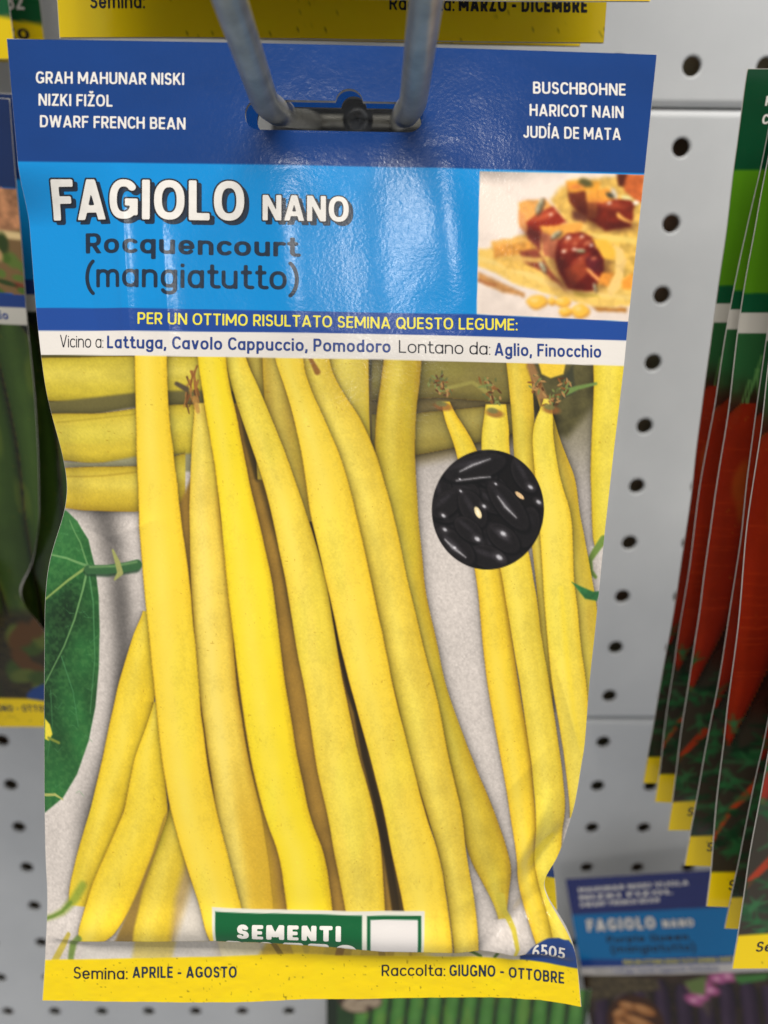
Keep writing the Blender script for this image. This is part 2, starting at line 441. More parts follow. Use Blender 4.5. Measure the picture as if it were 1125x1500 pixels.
def lineq(pts):
    px = [p[0] for p in pts]; py = [p[1] for p in pts]
    return lambda x: np.interp(x, px, py)
L_HEAD = lineq([(26, 236.5), (562, 246), (944, 254)])
L_CYAN = lineq([(45, 449), (562, 459), (697, 461), (920, 471)])
L_BAND = lineq([(47, 483), (562, 490), (917, 499)])
L_WHITE = lineq([(51, 519), (562, 527), (914, 536)])
SEAM = [(40, 1408), (65, 1407), (280, 1398), (425, 1394), (562, 1396.5), (702, 1400), (762, 1402), (846, 1417), (870, 1422)]
L_SEAM = lineq(SEAM)

def bands(I, head=(14, 58, 122), cyan=(4, 136, 206), band=(28, 70, 146), white=(226, 219, 211)):
    y, x = I.y, I.x
    I.fill(head)
    n = fbm(x / 120, y / 60, 4, 3)
    I.c *= (1 + .10 * (n - .5))[:, None]
    I.fill(cyan, smooth(-.8, .8, y - L_HEAD(x)))
    I.fill(band, smooth(-.8, .8, y - L_CYAN(x)))
    I.fill(white, smooth(-.8, .8, y - L_BAND(x)))

def food_main(I):
    x = I.x; y = I.y
    xl = np.interp(y, [252, 461], [702, 697]); top = np.interp(x, [702, 942], [252, 256])
    m = smooth(-.8, .8, x - xl) * smooth(-.8, .8, y - top) * (1 - smooth(-.8, .8, y - L_CYAN(x)))
    q = np.nonzero(m > 0)[0]
    acc = 0; OFF = [(0, 0)] + [(R_ * math.cos(a + R_), R_ * math.sin(a + R_)) for R_ in (7, 14) for a in np.linspace(0, 2 * math.pi, 8)[:-1]]
    for ox, oy in OFF:
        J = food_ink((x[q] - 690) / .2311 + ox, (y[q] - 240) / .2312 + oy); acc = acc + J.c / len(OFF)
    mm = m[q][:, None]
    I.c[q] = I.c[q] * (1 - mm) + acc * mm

def food_ink(X0, Y0):
    J = Ink(X0, Y0)
    J.x, J.y = J.x + 18 * (fbm(J.x / 50, J.y / 50, 301, 3) - .5), J.y + 18 * (fbm(J.x / 50, J.y / 50, 331, 3) - .5)
    J.fill((238, 220, 206))
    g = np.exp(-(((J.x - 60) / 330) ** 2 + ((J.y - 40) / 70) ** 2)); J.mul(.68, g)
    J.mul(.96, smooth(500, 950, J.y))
    P = J.poly
    P([(500, 230), (560, 160), (640, 100), (850, 85), (1100, 60), (1100, 560), (760, 480), (600, 380)], (222, 176, 84), 22, .25, 30)
    P([(190, 500), (420, 420), (700, 380), (1060, 430), (1060, 900), (600, 800), (300, 660), (60, 560)], (224, 180, 92), 14, .2, 30)
    P([(720, 425), (1060, 425), (1060, 900), (850, 880), (700, 640)], (222, 178, 82), 12, .3, 25)
    P([(740, 440), (1050, 470), (1050, 510), (760, 480)], (240, 205, 105), 8)
    P([(930, 62), (1100, 62), (1090, 260), (1040, 230), (980, 180)], (196, 96, 44), 9, .2, 20)
    P([(925, 62), (990, 62), (965, 150), (930, 140)], (84, 32, 16), 9)
    P([(606, 130), (720, 150), (745, 350), (680, 320), (618, 240)], (116, 44, 20), 10, .2, 40)
    P([(600, 112), (690, 105), (820, 110), (800, 175), (620, 185)], (236, 160, 52), 9, .15, 20)
    J.ell(725, 125, 46, 28, (92, 84, 42), 15, .4)
    P([(735, 205), (1000, 225), (1042, 260), (1010, 405), (850, 425), (738, 345)], (120, 34, 16), 9, .2, 40)
    P([(735, 230), (800, 250), (790, 350), (738, 345)], (176, 96, 44), 8, .2, 20)
    P([(728, 190), (860, 150), (945, 215), (830, 250), (738, 245)], (240, 158, 58), 8, .15, 20)
    J.ell(905, 190, 38, 16, (205, 190, 165), 60, .4); J.ell(880, 200, 30, 16, (70, 66, 50), 30, .4); J.ell(1045, 250, 20, 16, (250, 235, 215), 0, .3)
    J.ell(985, 215, 40, 14, (225, 215, 150), 20, .4)
    J.line([(930, 322), (1005, 370)], 24, (240, 172, 84), 4)
    P([(640, 300), (740, 340), (720, 380), (640, 350)], (120, 70, 48), 14)
    # beans in front
    P([(40, 535), (130, 560), (330, 640), (470, 700), (620, 765), (1020, 800), (1005, 905), (800, 908), (560, 850), (300, 770), (40, 650)], (234, 192, 98), 7, .16, 30)
    J.line([(40, 600), (200, 650), (420, 730), (640, 810), (1000, 850)], [26, 30, 34, 30, 22], (246, 214, 130), 12, .7)
    P([(40, 690), (200, 760), (340, 820), (330, 850), (150, 800), (40, 745)], (196, 138, 78), 12, .2, 20)
    J.line([(40, 742), (150, 772)], 10, (140, 66, 40), 6, .8)
    P([(640, 800), (800, 830), (820, 850), (660, 840)], (190, 165, 70), 10)
    P([(760, 905), (990, 915), (985, 940), (800, 935)], (176, 112, 40), 10, .2)
    P([(131, 500), (370, 460), (430, 500), (420, 560), (250, 585), (140, 605)], (214, 146, 60), 6, .2, 24)
    J.line([(140, 510), (380, 478)], 30, (238, 182, 92), 10, .8)
    P([(130, 600), (290, 590), (430, 640), (420, 690), (220, 672)], (228, 180, 84), 7, .2)
    P([(300, 560), (420, 540), (470, 640), (560, 760), (600, 800), (470, 700), (330, 620)], (132, 58, 38), 12, .3)
    J.line([(270, 600), (430, 610)], 34, (226, 178, 92), 10, .9)
    # skewer
    P([(295, 250), (350, 235), (470, 225), (530, 290), (430, 360), (345, 440), (300, 400)], (234, 164, 82), 7, .15, 22)
    P([(295, 300), (340, 330), (345, 440), (300, 400)], (222, 150, 86), 6)
    P([(345, 372), (512, 268), (605, 372), (500, 410), (440, 460), (355, 445)], (150, 40, 20), 7, .15, 40)
    J.line([(400, 360), (520, 310)], 26, (198, 84, 40), 10, .7)
    P([(355, 400), (440, 450), (440, 560), (360, 480)], (128, 52, 42), 8, .2)
    P([(430, 402), (560, 385), (705, 376), (690, 430), (600, 450), (520, 480), (470, 470)], (241, 166, 70), 6, .12, 20)
    P([(440, 430), (545, 480), (535, 610), (455, 585)], (200, 116, 78), 7, .2)
    P([(540, 495), (600, 446), (700, 432), (790, 480), (842, 570), (846, 665), (815, 730), (780, 800), (700, 805), (620, 795), (560, 700), (528, 600)], (104, 22, 12), 7, .3, 44)
    J.ell(650, 520, 90, 40, (150, 48, 26), -20, .8, .7); J.ell(790, 560, 40, 70, (74, 16, 14), 0, .7, .7)
    P([(590, 670), (715, 610), (745, 700), (625, 795)], (150, 58, 30), 7, .3)
    P([(720, 590), (830, 600), (840, 680), (760, 690)], (96, 26, 30), 9, .3)
    for (a, b, r) in [(590, 555, 22), (655, 505, 18), (735, 505, 26), (600, 490, 16), (780, 600, 20), (700, 470, 18), (690, 600, 14), (575, 600, 12), (790, 530, 12)]:
        J.ell(a, b, r, r * .5, (214, 128, 88), -30, .7, .75)
    for (a, b, rx, ry, an) in [(640, 770, 120, 46, 10), (850, 690, 40, 90, 10), (560, 640, 46, 110, -25), (930, 400, 110, 34, 0), (770, 330, 40, 70, 0), (400, 450, 70, 34, 20), (690, 300, 46, 40, 0)]:
        J.ell(a, b, rx, ry, (58, 14, 10), an, .95, .6)
    for (a, b, rx, ry, an) in [(650, 480, 80, 24, -12), (470, 330, 70, 22, -30), (880, 260, 90, 22, 8), (660, 150, 40, 16, 0), (690, 610, 60, 16, -30)]:
        J.ell(a, b, rx, ry, (206, 96, 60), an, .95, .55)
    for (a, b, rx) in [(610, 470, 10), (700, 462, 8), (650, 540, 9), (760, 520, 8), (500, 322, 8), (880, 250, 9), (585, 560, 8)]:
        J.ell(a, b, rx * 1.6, rx, (250, 226, 206), -20, .6, .9)
    J.line([(740, 668), (800, 735)], 24, (238, 156, 88), 4)
    for (a, b, rx, ry, an) in [(432, 268, 58, 24, -70), (530, 450, 42, 20, -35), (690, 548, 34, 14, 0), (445, 655, 40, 18, 60), (780, 780, 30, 10, 80)]:
        J.ell(a + 6, b + 8, rx, ry, (92, 66, 40), an, .3); J.ell(a, b, rx * .85, ry * .7, (196, 184, 152), an, .4); J.ell(a + 4, b + 4, rx * .4, ry * .3, (110, 106, 74), an, .5)
    P([(760, 475), (860, 480), (925, 560), (900, 610), (840, 600)], (240, 184, 62), 8, .15)
    P([(900, 515), (960, 540), (988, 620), (940, 790), (880, 845), (862, 790), (915, 680), (920, 590)], (236, 196, 118), 6, .12, 26)
    P([(820, 690), (900, 690), (870, 780), (800, 760)], (222, 140, 50), 8, .2)
    P([(950, 740), (1030, 690), (1020, 790), (960, 795)], (232, 150, 52), 8, .2)
    for (a, b, rx, ry) in [(412, 872, 70, 42), (505, 866, 22, 26), (575, 872, 52, 26), (592, 932, 42, 32), (688, 930, 58, 46)]:
        J.ell(a + 6, b + 8, rx, ry, (196, 130, 40), 0, .2); J.ell(a, b, rx * .93, ry * .9, (244, 188, 68), 0, .2); J.ell(a - rx * .2, b - ry * .25, rx * .4, ry * .35, (252, 222, 140), 0, .6, .8)
    J.c *= (1 + .05 * (fbm(J.x / 18, J.y / 18, 341, 3) - .5) + .12 * (fbm(J.x / 80, J.y / 60, 351, 3) - .5))[:, None]
    return J

def photo_main(I):
    x, y = I.x, I.y
    m = smooth(-.8, .8, y - L_WHITE(x))
    q = np.nonzero(m > 0)[0]
    J = Ink(x[q], y[q]); X, Y = J.x, J.y
    n = fbm(X / 3.0, Y / 3.0, 6, 3); n2 = fbm(X / 90, Y / 90, 9, 3)
    J.fill((204, 194, 186)); J.c *= (1 + .16 * (n - .5) + .14 * (n2 - .5))[:, None]
    # right-hand cloth slightly darker and warmer at the top
    J.mul(.86, (1 - smooth(560, 900, Y)) * smooth(560, 640, X))
    J.fill((108, 100, 62), (1 - smooth(560, 740, Y)) * smooth(800, 830, X) * .8)
    # soft dark round the leaf
    J.mul(.52, np.exp(-((np.hypot((X - 110) / 75, (Y - 960) / 250) - 1) / .22) ** 2) * smooth(96, 150, X))
    J.fill((92, 86, 36), (1 - smooth(585, 600, Y)) * (1 - smooth(560, 640, X)))
    J.poly([(772, 520), (880, 520), (872, 590), (830, 640), (800, 640), (776, 600)], (84, 78, 46), 9, .25, 14)
    J.fill((74, 68, 42), (1 - smooth(555, 575, Y)) * smooth(535, 545, X) * (1 - smooth(720, 760, X)))
    J.fill((120, 104, 62), smooth(545, 560, Y) * (1 - smooth(660, 690, Y + (X - 612) * .2)) * smooth(535, 545, X) * (1 - smooth(740, 775, X)))
    ol = (152, 140, 40)
    J.bean([(40, 524, 588), (150, 522, 590), (300, 522, 576), (480, 522, 566)], (206, 186, 56), True, .93, 1, (140, 120, 22))
    J.poly([(60, 590), (140, 582), (220, 573), (300, 572), (300, 600), (200, 596), (140, 607), (60, 608)], (104, 96, 52), 3)
    J.bean([(52, 606, 676), (140, 606, 679), (230, 594, 668), (330, 590, 664), (470, 590, 660)], (214, 190, 56), True, .94, 2, (150, 128, 24))
    J.poly([(80, 680), (150, 678), (200, 668), (300, 662), (300, 690), (200, 686), (84, 686)], (150, 146, 112), 3)
    J.bean([(66, 690, 748), (120, 685, 749), (205, 682, 748), (275, 662, 735)], (208, 180, 50), True, .92, 3, (150, 120, 22))
    J.line([(80, 702), (150, 697), (205, 690)], 2.0, (150, 120, 30), 2, .6); J.line([(75, 620), (150, 612), (205, 606)], 2.0, (160, 138, 36), 2, .6)
    # right horizontals
    J.bean([(545, 528, 586), (640, 520, 582), (745, 520, 590)], (150, 136, 70), True, .8, 4, (92, 82, 40), (180, 166, 92))
    J.bean([(545, 606, 668), (612, 604, 665), (705, 596, 646), (760, 590, 632)], (176, 158, 72), True, .85, 5, (110, 96, 40), (196, 180, 100))
    # deep brown between the standing beans
    J.poly([(255, 760), (330, 600), (420, 560), (500, 700), (560, 860), (600, 1000), (630, 1200), (640, 1400), (260, 1400), (250, 1100)], (166, 126, 50), 4, .12, 40)
    J.mul(.55, np.exp(-((X - np.interp(Y, [640, 800, 1000, 1200, 1330], [432, 478, 520, 560, 590])) / 7) ** 2) * smooth(620, 680, Y))
    J.mul(.6, np.exp(-((X - np.interp(Y, [600, 680, 800, 1000], [362, 378, 415, 450])) / 6) ** 2) * smooth(590, 640, Y) * (1 - smooth(800, 1000, Y)))
    J.line([(432, 660), (446, 730), (470, 800), (487, 870), (498, 940), (512, 1000), (523, 1030), (535, 1095), (554, 1165), (568, 1240), (580, 1320), (586, 1380)], [3, 4, 5, 5, 6, 7, 8, 9, 10, 11, 12, 12], (46, 34, 14), 2.5, .88)
    J.line([(352, 560), (366, 640), (380, 700)], [8, 12, 6], (70, 56, 24), 3, .8)
    # ochre beans at the back
    J.bean([(518, 362, 396), (600, 372, 404), (700, 380, 416)], (186, 158, 56), False, .9, 6)
    J.bean([(518, 386, 436), (600, 390, 440), (690, 416, 452), (760, 440, 470)], (196, 164, 58), False, .92, 7)
    J.bean([(518, 480, 540), (600, 500, 541), (700, 520, 545)], (222, 198, 74), False, .95, 8)
    J.bean([(518, 564, 618), (560, 558, 614), (600, 551, 609), (660, 549, 606), (760, 560, 612), (860, 590, 622), (1000, 630, 652), (1100, 655, 688), (1180, 672, 722), (1240, 682, 743), (1270, 697, 747), (1296, 712, 745), (1316, 722, 741), (1340, 731, 740)], (206, 176, 44), False, .94, 9, (160, 120, 20))
    J.line([(731, 1306), (737, 1328), (750, 1352), (754, 1374), (748, 1394)], [14, 9, 7, 6, 4], (196, 178, 60), 1.5)
    # left bottom group
    J.line([(104, 1362), (92, 1385), (80, 1408)], [6, 9, 10], (196, 176, 76), 1.5)
    J.bean([(1150, 256, 300), (1180, 252, 290), (1240, 230, 284), (1290, 212, 278), (1340, 200, 264), (1400, 200, 250)], (226, 194, 48), False, .95, 10)
    J.bean([(890, 216, 232), (920, 202, 236), (1000, 177, 236), (1100, 156, 216), (1180, 136, 186), (1240, 117, 166), (1290, 105, 150), (1312, 102, 137), (1322, 104, 128)], (233, 200, 44), False, .97, 11)
    J.line([(124, 1292), (112, 1312), (94, 1332), (80, 1340), (64, 1347)], [12, 13, 9, 7, 6], (132, 152, 50), 4.5, .8)
    J.line([(106, 1318), (92, 1333), (78, 1341), (64, 1347)], [5, 4, 4, 4], (92, 124, 44), 2, .7)
    J.bean([(1020, 232, 242), (1060, 218, 246), (1100, 203, 247), (1180, 187, 252), (1240, 160, 231), (1290, 138, 211), (1330, 126, 191), (1360, 118, 170), (1372, 122, 150)], (238, 206, 48), False, .97, 12)
    J.line([(120, 1366), (108, 1380), (103, 1408)], [10, 10, 8], (108, 134, 56), 2.5, .9)
    J.poly([(300, 1180), (330, 1250), (320, 1380), (255, 1400), (262, 1300), (286, 1220)], (176, 150, 96), 8, .1, 30)
    J.poly([(290, 1270), (320, 1330), (318, 1400), (250, 1400)], (206, 196, 182), 9, .08, 30)
    J.poly([(250, 1180), (232, 1240), (214, 1292), (204, 1345), (200, 1372), (172, 1372), (186, 1340), (208, 1292), (228, 1242), (246, 1186)], (140, 112, 52), 3)
    # standing beans, back to front
    J.bean([(590, 287, 301), (602, 288, 305), (650, 284, 318), (750, 281, 326), (850, 284, 342), (1000, 296, 352), (1100, 312, 370), (1180, 322, 388), (1250, 326, 398), (1400, 330, 412)], (236, 204, 76), False, .98, 13, (200, 146, 26), (248, 232, 136))
    J.fill((206, 164, 40), .75 * smooth(1060, 1220, Y) * np.exp(-((X - np.interp(Y, [1080, 1250, 1400], [356, 384, 402])) / 22) ** 4))
    for k in range(26):
        a = 276 + 18 * random.random(); b = 534 + 62 * random.random()
        J.line([(a, b), (a + 5 - 10 * random.random(), b + 10 + 8 * random.random())], [3, 1.5], random.choice([(126, 74, 36), (90, 58, 30), (168, 112, 56), (150, 92, 44)]), 1.2, .9)
    J.line([(262, 562), (276, 570)], [6, 8], (84, 72, 52), 2); J.line([(288, 584), (293, 602)], [9, 6], (186, 134, 66), 2, .8)
    J.bean([(518, 200, 247), (600, 201, 250), (700, 204, 262), (760, 207, 270), (850, 215, 284), (935, 225, 292), (1025, 234, 300), (1100, 243, 309), (1180, 256, 324), (1240, 274, 340), (1300, 294, 355), (1350, 312, 372), (1410, 330, 392)], (241, 208, 58), False, 1.0, 14)
    J.bean([(518, 440, 480), (560, 452, 492), (600, 462, 522), (640, 478, 542), (675, 492, 556), (750, 522, 576), (850, 545, 598), (935, 562, 618), (1000, 577, 636), (1100, 600, 656), (1180, 624, 675), (1240, 642, 681), (1320, 656, 695), (1400, 664, 700)], (226, 196, 66), False, .97, 15)
    J.line([(455, 524), (466, 545)], [5, 9], (150, 100, 40), 2)
    J.bean([(518, 330, 358), (560, 340, 378), (600, 351, 396), (675, 380, 425), (750, 401, 452), (850, 422, 482), (935, 436, 494), (1000, 450, 506), (1100, 464, 528), (1180, 482, 551), (1240, 492, 560), (1315, 507, 563), (1400, 516, 568)], (233, 204, 66), False, .98, 16)
    J.bean([(518, 400, 444), (560, 416, 450), (600, 430, 471), (675, 446, 503), (750, 456, 523), (850, 480, 546), (935, 499, 563), (1010, 518, 579), (1100, 543, 602), (1180, 564, 622), (1240, 574, 642), (1320, 592, 656), (1400, 604, 662)], (236, 205, 64), False, 1.0, 17)
    J.bean([(518, 290, 332), (560, 297, 337), (600, 303, 348), (700, 321, 368), (775, 330, 386), (850, 337, 403), (935, 348, 414), (1000, 356, 423), (1100, 372, 440), (1180, 391, 456), (1240, 414, 480), (1320, 424, 489), (1400, 432, 498)], (243, 216, 38), False, 1.0, 18, (190, 150, 10))
    # right group
    J.bean([(520, 868, 930), (560, 869, 930), (620, 866, 930), (700, 864, 930), (760, 866, 930), (792, 868, 920), (800, 872, 900)], (226, 202, 54), False, .95, 19)
    J.line([(884, 790), (872, 806), (863, 820), (864, 836), (872, 845)], [12, 10, 8, 8, 5], (112, 140, 62), 2)
    J.bean([(580, 784, 792), (600, 790, 806), (640, 797, 818), (700, 806, 842), (750, 812, 848), (850, 830, 868), (935, 842, 880), (1000, 850, 880), (1030, 856, 880)], (210, 178, 58), False, .93, 20)
    J.bean([(518, 738, 770), (560, 743, 778), (600, 747, 781), (680, 752, 783), (760, 772, 796), (850, 783, 800), (960, 794, 806), (1040, 800, 808)], (226, 192, 56), False, .95, 21)
    J.poly([(787, 530), (828, 530), (824, 548), (805, 554), (792, 548)], (234, 196, 60), 2)
    J.poly([(824, 552), (838, 535), (842, 575), (822, 585)], (62, 62, 44), 3); J.line([(776, 536), (792, 580), (800, 600)], [12, 14, 10], (150, 110, 66), 3)
    J.line([(872, 562), (845, 568), (828, 574)], [4, 6, 10], (110, 136, 70), 2)
    J.line([(640, 572), (690, 560), (715, 575)], [6, 5, 8], (150, 140, 70), 2)
    J.bean([(588, 645, 652), (600, 645, 664), (660, 668, 700), (760, 680, 722), (850, 696, 736), (935, 704, 748), (1000, 712, 758), (1100, 730, 775), (1180, 744, 782), (1240, 754, 784), (1280, 756, 788), (1320, 764, 800), (1360, 778, 812), (1400, 790, 830)], (236, 200, 48), False, .98, 22, (196, 140, 20))
    J.bean([(592, 712, 738), (610, 706, 744), (660, 702, 744), (760, 716, 762), (850, 734, 781), (935, 748, 792), (1000, 759, 803), (1100, 774, 819), (1180, 782, 828), (1240, 781, 824), (1290, 786, 820), (1330, 800, 835), (1400, 812, 850)], (228, 202, 66), False, .98, 23)
    J.bean([(584, 798, 806), (600, 788, 808), (630, 777, 808), (700, 781, 818), (750, 787, 836), (850, 793, 840), (935, 800, 849), (1000, 806, 858), (1100, 824, 872), (1160, 832, 872), (1200, 836, 872)], (234, 208, 72), False, .99, 24)
    J.line([(820, 860), (828, 950), (838, 1040), (850, 1090)], [5, 8, 8, 5], (250, 216, 40), 5, .4)
    for (a, b) in [(647, 566), (720, 583), (806, 585), (712, 562), (640, 560), (828, 566), (784, 562)]:
        for k in range(22):
            t = random.random() * 360; r = random.random() * 15
            J.ell(a + r * math.cos(t), b + r * .9 * math.sin(t), 2 + 4 * random.random(), 1.6, random.choice([(132, 84, 40), (96, 100, 56), (176, 132, 78), (84, 52, 28), (120, 130, 70)]), t, .4, .9)
    for (a, b) in [(648, 595), (723, 605), (806, 600)]:
        J.ell(a, b, 13, 6, (142, 88, 44), 10, .4, .8); J.ell(a - 3, b - 4, 8, 4, (112, 116, 66), 10, .4, .8)
    J.poly([(836, 851), (850, 858), (868, 866), (880, 866), (874, 880), (856, 876)], (44, 104, 56), 2, .2, 8)
    # leaf
    leaf = [(40, 744), (88, 752), (110, 765), (130, 790), (142, 830), (148, 870), (150, 920), (149, 975), (144, 1030), (134, 1080), (116, 1130), (95, 1165), (66, 1190), (40, 1200)]
    J.poly(leaf, (38, 92, 44), 1.5, .2, 40, 5)
    lm = Ink(X, Y); lm.poly(leaf, (1, 1, 1), 1.5); k = lm.c[:, 0]
    J.mul(.62, k * np.exp(-((X - np.interp(Y, [840, 1000], [112, 70])) / 22) ** 2) * smooth(820, 880, Y) * (1 - smooth(1030, 1100, Y)))
    J.fill((84, 140, 72), k * .30 * smooth(.3, .8, fbm(X / 5, Y / 5, 41, 2)))
    J.mul(.8, k * smooth(.35, .75, fbm(X / 46, Y / 60, 47, 2)))
    J.fill((62, 122, 62), k * .35 * (1 - smooth(760, 850, Y)))
    gv = (104, 146, 88)
    J.line([(131, 828), (124, 862), (112, 905), (96, 945), (66, 1002)], [4, 2.8, 2.2, 1.8, 1.4], gv, 1)
    J.line([(131, 828), (100, 850), (66, 878)], [4, 3.4, 2.6], (128, 152, 80), 1); J.line([(131, 828), (98, 818), (66, 814)], [4, 3, 2], gv, 1)
    J.line([(131, 828), (118, 795), (96, 765)], [3, 2, 1.5], gv, 1, .8); J.line([(131, 828), (140, 880), (143, 960), (136, 1040)], [3, 2, 1.2, 1], (80, 136, 84), 1.2, .8)
    J.line([(92, 960), (110, 1010), (118, 1060)], [1.6, 1.2, 1], (70, 128, 80), 1, .8); J.line([(66, 1164), (82, 1162), (94, 1168)], [4, 4, 2], (170, 172, 96), 1)
    J.line([(75, 1010), (78, 1060), (70, 1110)], [1.5, 1.2, 1], (66, 124, 74), 1, .7)
    for i in range(26):
        a = 70 + 75 * random.random(); b = 770 + 390 * random.random()
        J.line([(a, b), (a + 8 * random.random(), b + 10 * (random.random() - .5)), (a + 12, b + 14 * (random.random() - .5))], .9, (84, 142, 88), .9, .45 if lm is not None else 0)
    J.poly([(66, 1052), (74, 1060), (78, 1074), (72, 1084), (66, 1082)], (226, 206, 60), 1.5); J.line([(72, 1080), (88, 1086)], 4, (120, 130, 50), 1.5)
    # leaf stem
    J.line([(132, 835), (160, 835), (203, 828)], 15, (28, 56, 34), 2.5, .8); J.line([(132, 833), (160, 832), (188, 828), (205, 824)], [13, 13, 14, 15], (52, 92, 54), 1.5); J.line([(134, 829), (170, 827), (204, 820)], 3, (112, 146, 92), 2, .8)
    J.line([(168, 804), (176, 822), (180, 836), (172, 846)], [3, 8, 9, 3], (150, 152, 88), 1.5)
    # round inset: black seeds

    cx, cy = 713, 744
    d = np.hypot((X - cx) / 82, (Y - cy) / 86.5); k = 1 - smooth(.985, 1.01, d)
    S = Ink(X, Y); S.fill((15, 12, 12))
    sr = random.Random(4)
    back_ = [(640 + 150 * sr.random(), 665 + 160 * sr.random(), 24 + 6 * sr.random(), 14 + 3 * sr.random(), 180 * sr.random()) for _ in range(26)]
    for (a, b, rx, ry, an) in back_ + [(770, 770, 17, 30, 15), (652, 735, 25, 16, -40), (766, 694, 28, 16, 60), (690, 742, 30, 17, 60), (735, 785, 28, 16, 40), (712, 812, 30, 16, 20), (664, 795, 36, 17, 42), (694, 683, 46, 18, -14), (742, 738, 44, 17, 52), (684, 772, 24, 14, 40)]:
        S.ell(a + 1, b + 2, rx * 1.08, ry * 1.12, (5, 4, 5), an, .12); S.ell(a, b, rx, ry, (31, 27, 28), an, .08); S.ell(a + 1, b + 1.5, rx * .93, ry * .88, (22, 19, 20), an, .22)
        S.ell(a - rx * .15, b - ry * .35, rx * .55, ry * .22, (50, 46, 50), an, .9, .7)
    for p, w in [([(672, 689), (690, 680), (716, 671)], 4.5), ([(727, 725), (738, 740), (754, 756)], 5), ([(650, 786), (662, 798), (680, 812)], 6), ([(667, 702), (700, 698), (716, 697)], 1.6)]:
        S.line(p, [.6, w * .55, .6], (230, 228, 230), 2.2, .95); S.line(p, [2, w * 1.5, 2], (110, 106, 110), 5, .35)
    for (a, b, r) in [(673, 717, 4), (724, 707, 4), (648, 752, 6), (707, 739, 6), (650, 772, 6), (664, 798, 5), (697, 786, 8), (735, 779, 9), (729, 813, 9), (775, 712, 7), (787, 734, 7), (672, 700, 3)]:
        S.ell(a, b, r, r * .6, (92, 88, 92), 35, .9, .6); S.ell(a, b, r * .5, r * .32, (210, 208, 212), 35, .7, .85)
    S.ell(698, 748, 9, 4.2, (236, 216, 168), 65, .2); S.ell(698, 748, 5, 1.5, (250, 240, 210), 65, .4); S.ell(759, 724, 8, 3, (226, 190, 140), 40, .25)
    S.c *= (1 + .3 * (fbm(X / 2, Y / 2, 55, 2) - .5))[:, None]
    J.fill(S.c, k)
    # creased paper below the fold: pale print, reflected bean colours and a highlight painted in
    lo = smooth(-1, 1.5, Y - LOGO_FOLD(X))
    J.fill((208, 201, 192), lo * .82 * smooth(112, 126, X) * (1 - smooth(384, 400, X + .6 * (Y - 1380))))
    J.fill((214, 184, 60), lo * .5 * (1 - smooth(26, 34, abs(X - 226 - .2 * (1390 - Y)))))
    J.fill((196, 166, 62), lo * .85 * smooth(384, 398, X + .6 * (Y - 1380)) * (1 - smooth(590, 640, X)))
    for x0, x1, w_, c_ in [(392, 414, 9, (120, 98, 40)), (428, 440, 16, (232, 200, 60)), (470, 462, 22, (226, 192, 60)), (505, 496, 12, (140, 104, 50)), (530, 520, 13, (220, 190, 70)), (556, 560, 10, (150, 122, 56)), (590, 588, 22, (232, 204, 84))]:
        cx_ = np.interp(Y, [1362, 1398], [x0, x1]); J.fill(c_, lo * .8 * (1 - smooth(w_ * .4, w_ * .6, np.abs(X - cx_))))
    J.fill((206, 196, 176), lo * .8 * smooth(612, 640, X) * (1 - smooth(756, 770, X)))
    for p, w_ in [([(676, 1384), (688, 1392), (704, 1399)], 4), ([(724, 1400), (732, 1390)], 4), ([(716, 1388), (748, 1392), (764, 1396)], 3.5)]: J.line(p, w_, (84, 110, 50), 1.2)
    J.line([(118, 1373.5), (165, 1368.5), (320, 1360.5), (380, 1361), (500, 1368.5), (562, 1375.5), (697, 1383.5)], 1.4, (232, 226, 214), .8, .7)  # highlight along the fold edge, painted into the print
    J.c *= (1 + .09 * (fbm(X / 2.2, Y / 2.2, 63, 2) - .5))[:, None]
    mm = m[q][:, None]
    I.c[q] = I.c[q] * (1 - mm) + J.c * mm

def strip(I, c=(255, 220, 0)):
    m = smooth(-.8, .8, I.y - L_SEAM(I.x))
    n = fbm(I.x / 60, I.y / 30, 12, 3)[:, None]; fr = smooth(.9, .96, vnoise(I.x / 4, I.y / 4, 15))[:, None] * .4
    cc = np.asarray(c, float) * (1 + .05 * (n - .5)) * (1 - fr)
    I.fill(cc, m)
def plate(I, c=(30, 62, 124)):
    I.poly([(758, 1420), (762, 1390), (775, 1378), (800, 1366), (815, 1363), (830, 1368), (842, 1385), (875, 1430), (860, 1440)], c, 1.2)

def paint_main(I):
    bands(I); food_main(I); photo_main(I)
    # maker's panel, cut off below by the fold
    below = (1 - smooth(-1, 1, I.y - LOGO_FOLD(I.x)))
    K = Ink(I.x, I.y); K.c[:] = I.c
    K.poly([(316, 1311), (470, 1315), (621, 1321), (618, 1400), (322, 1400)], (214, 210, 196), 1)
    K.poly([(321, 1316.5), (470, 1320), (531, 1323), (531, 1400), (325, 1400)], (8, 88, 46), 1)
    K.poly([(538, 1324), (616, 1327), (615, 1400), (538, 1400)], (8, 88, 46), 1)
    K.poly([(543, 1329), (611, 1332), (610, 1400), (543, 1400)], (214, 208, 204), 1)
    I.fill(K.c, below)
    plate(I)
    strip(I)

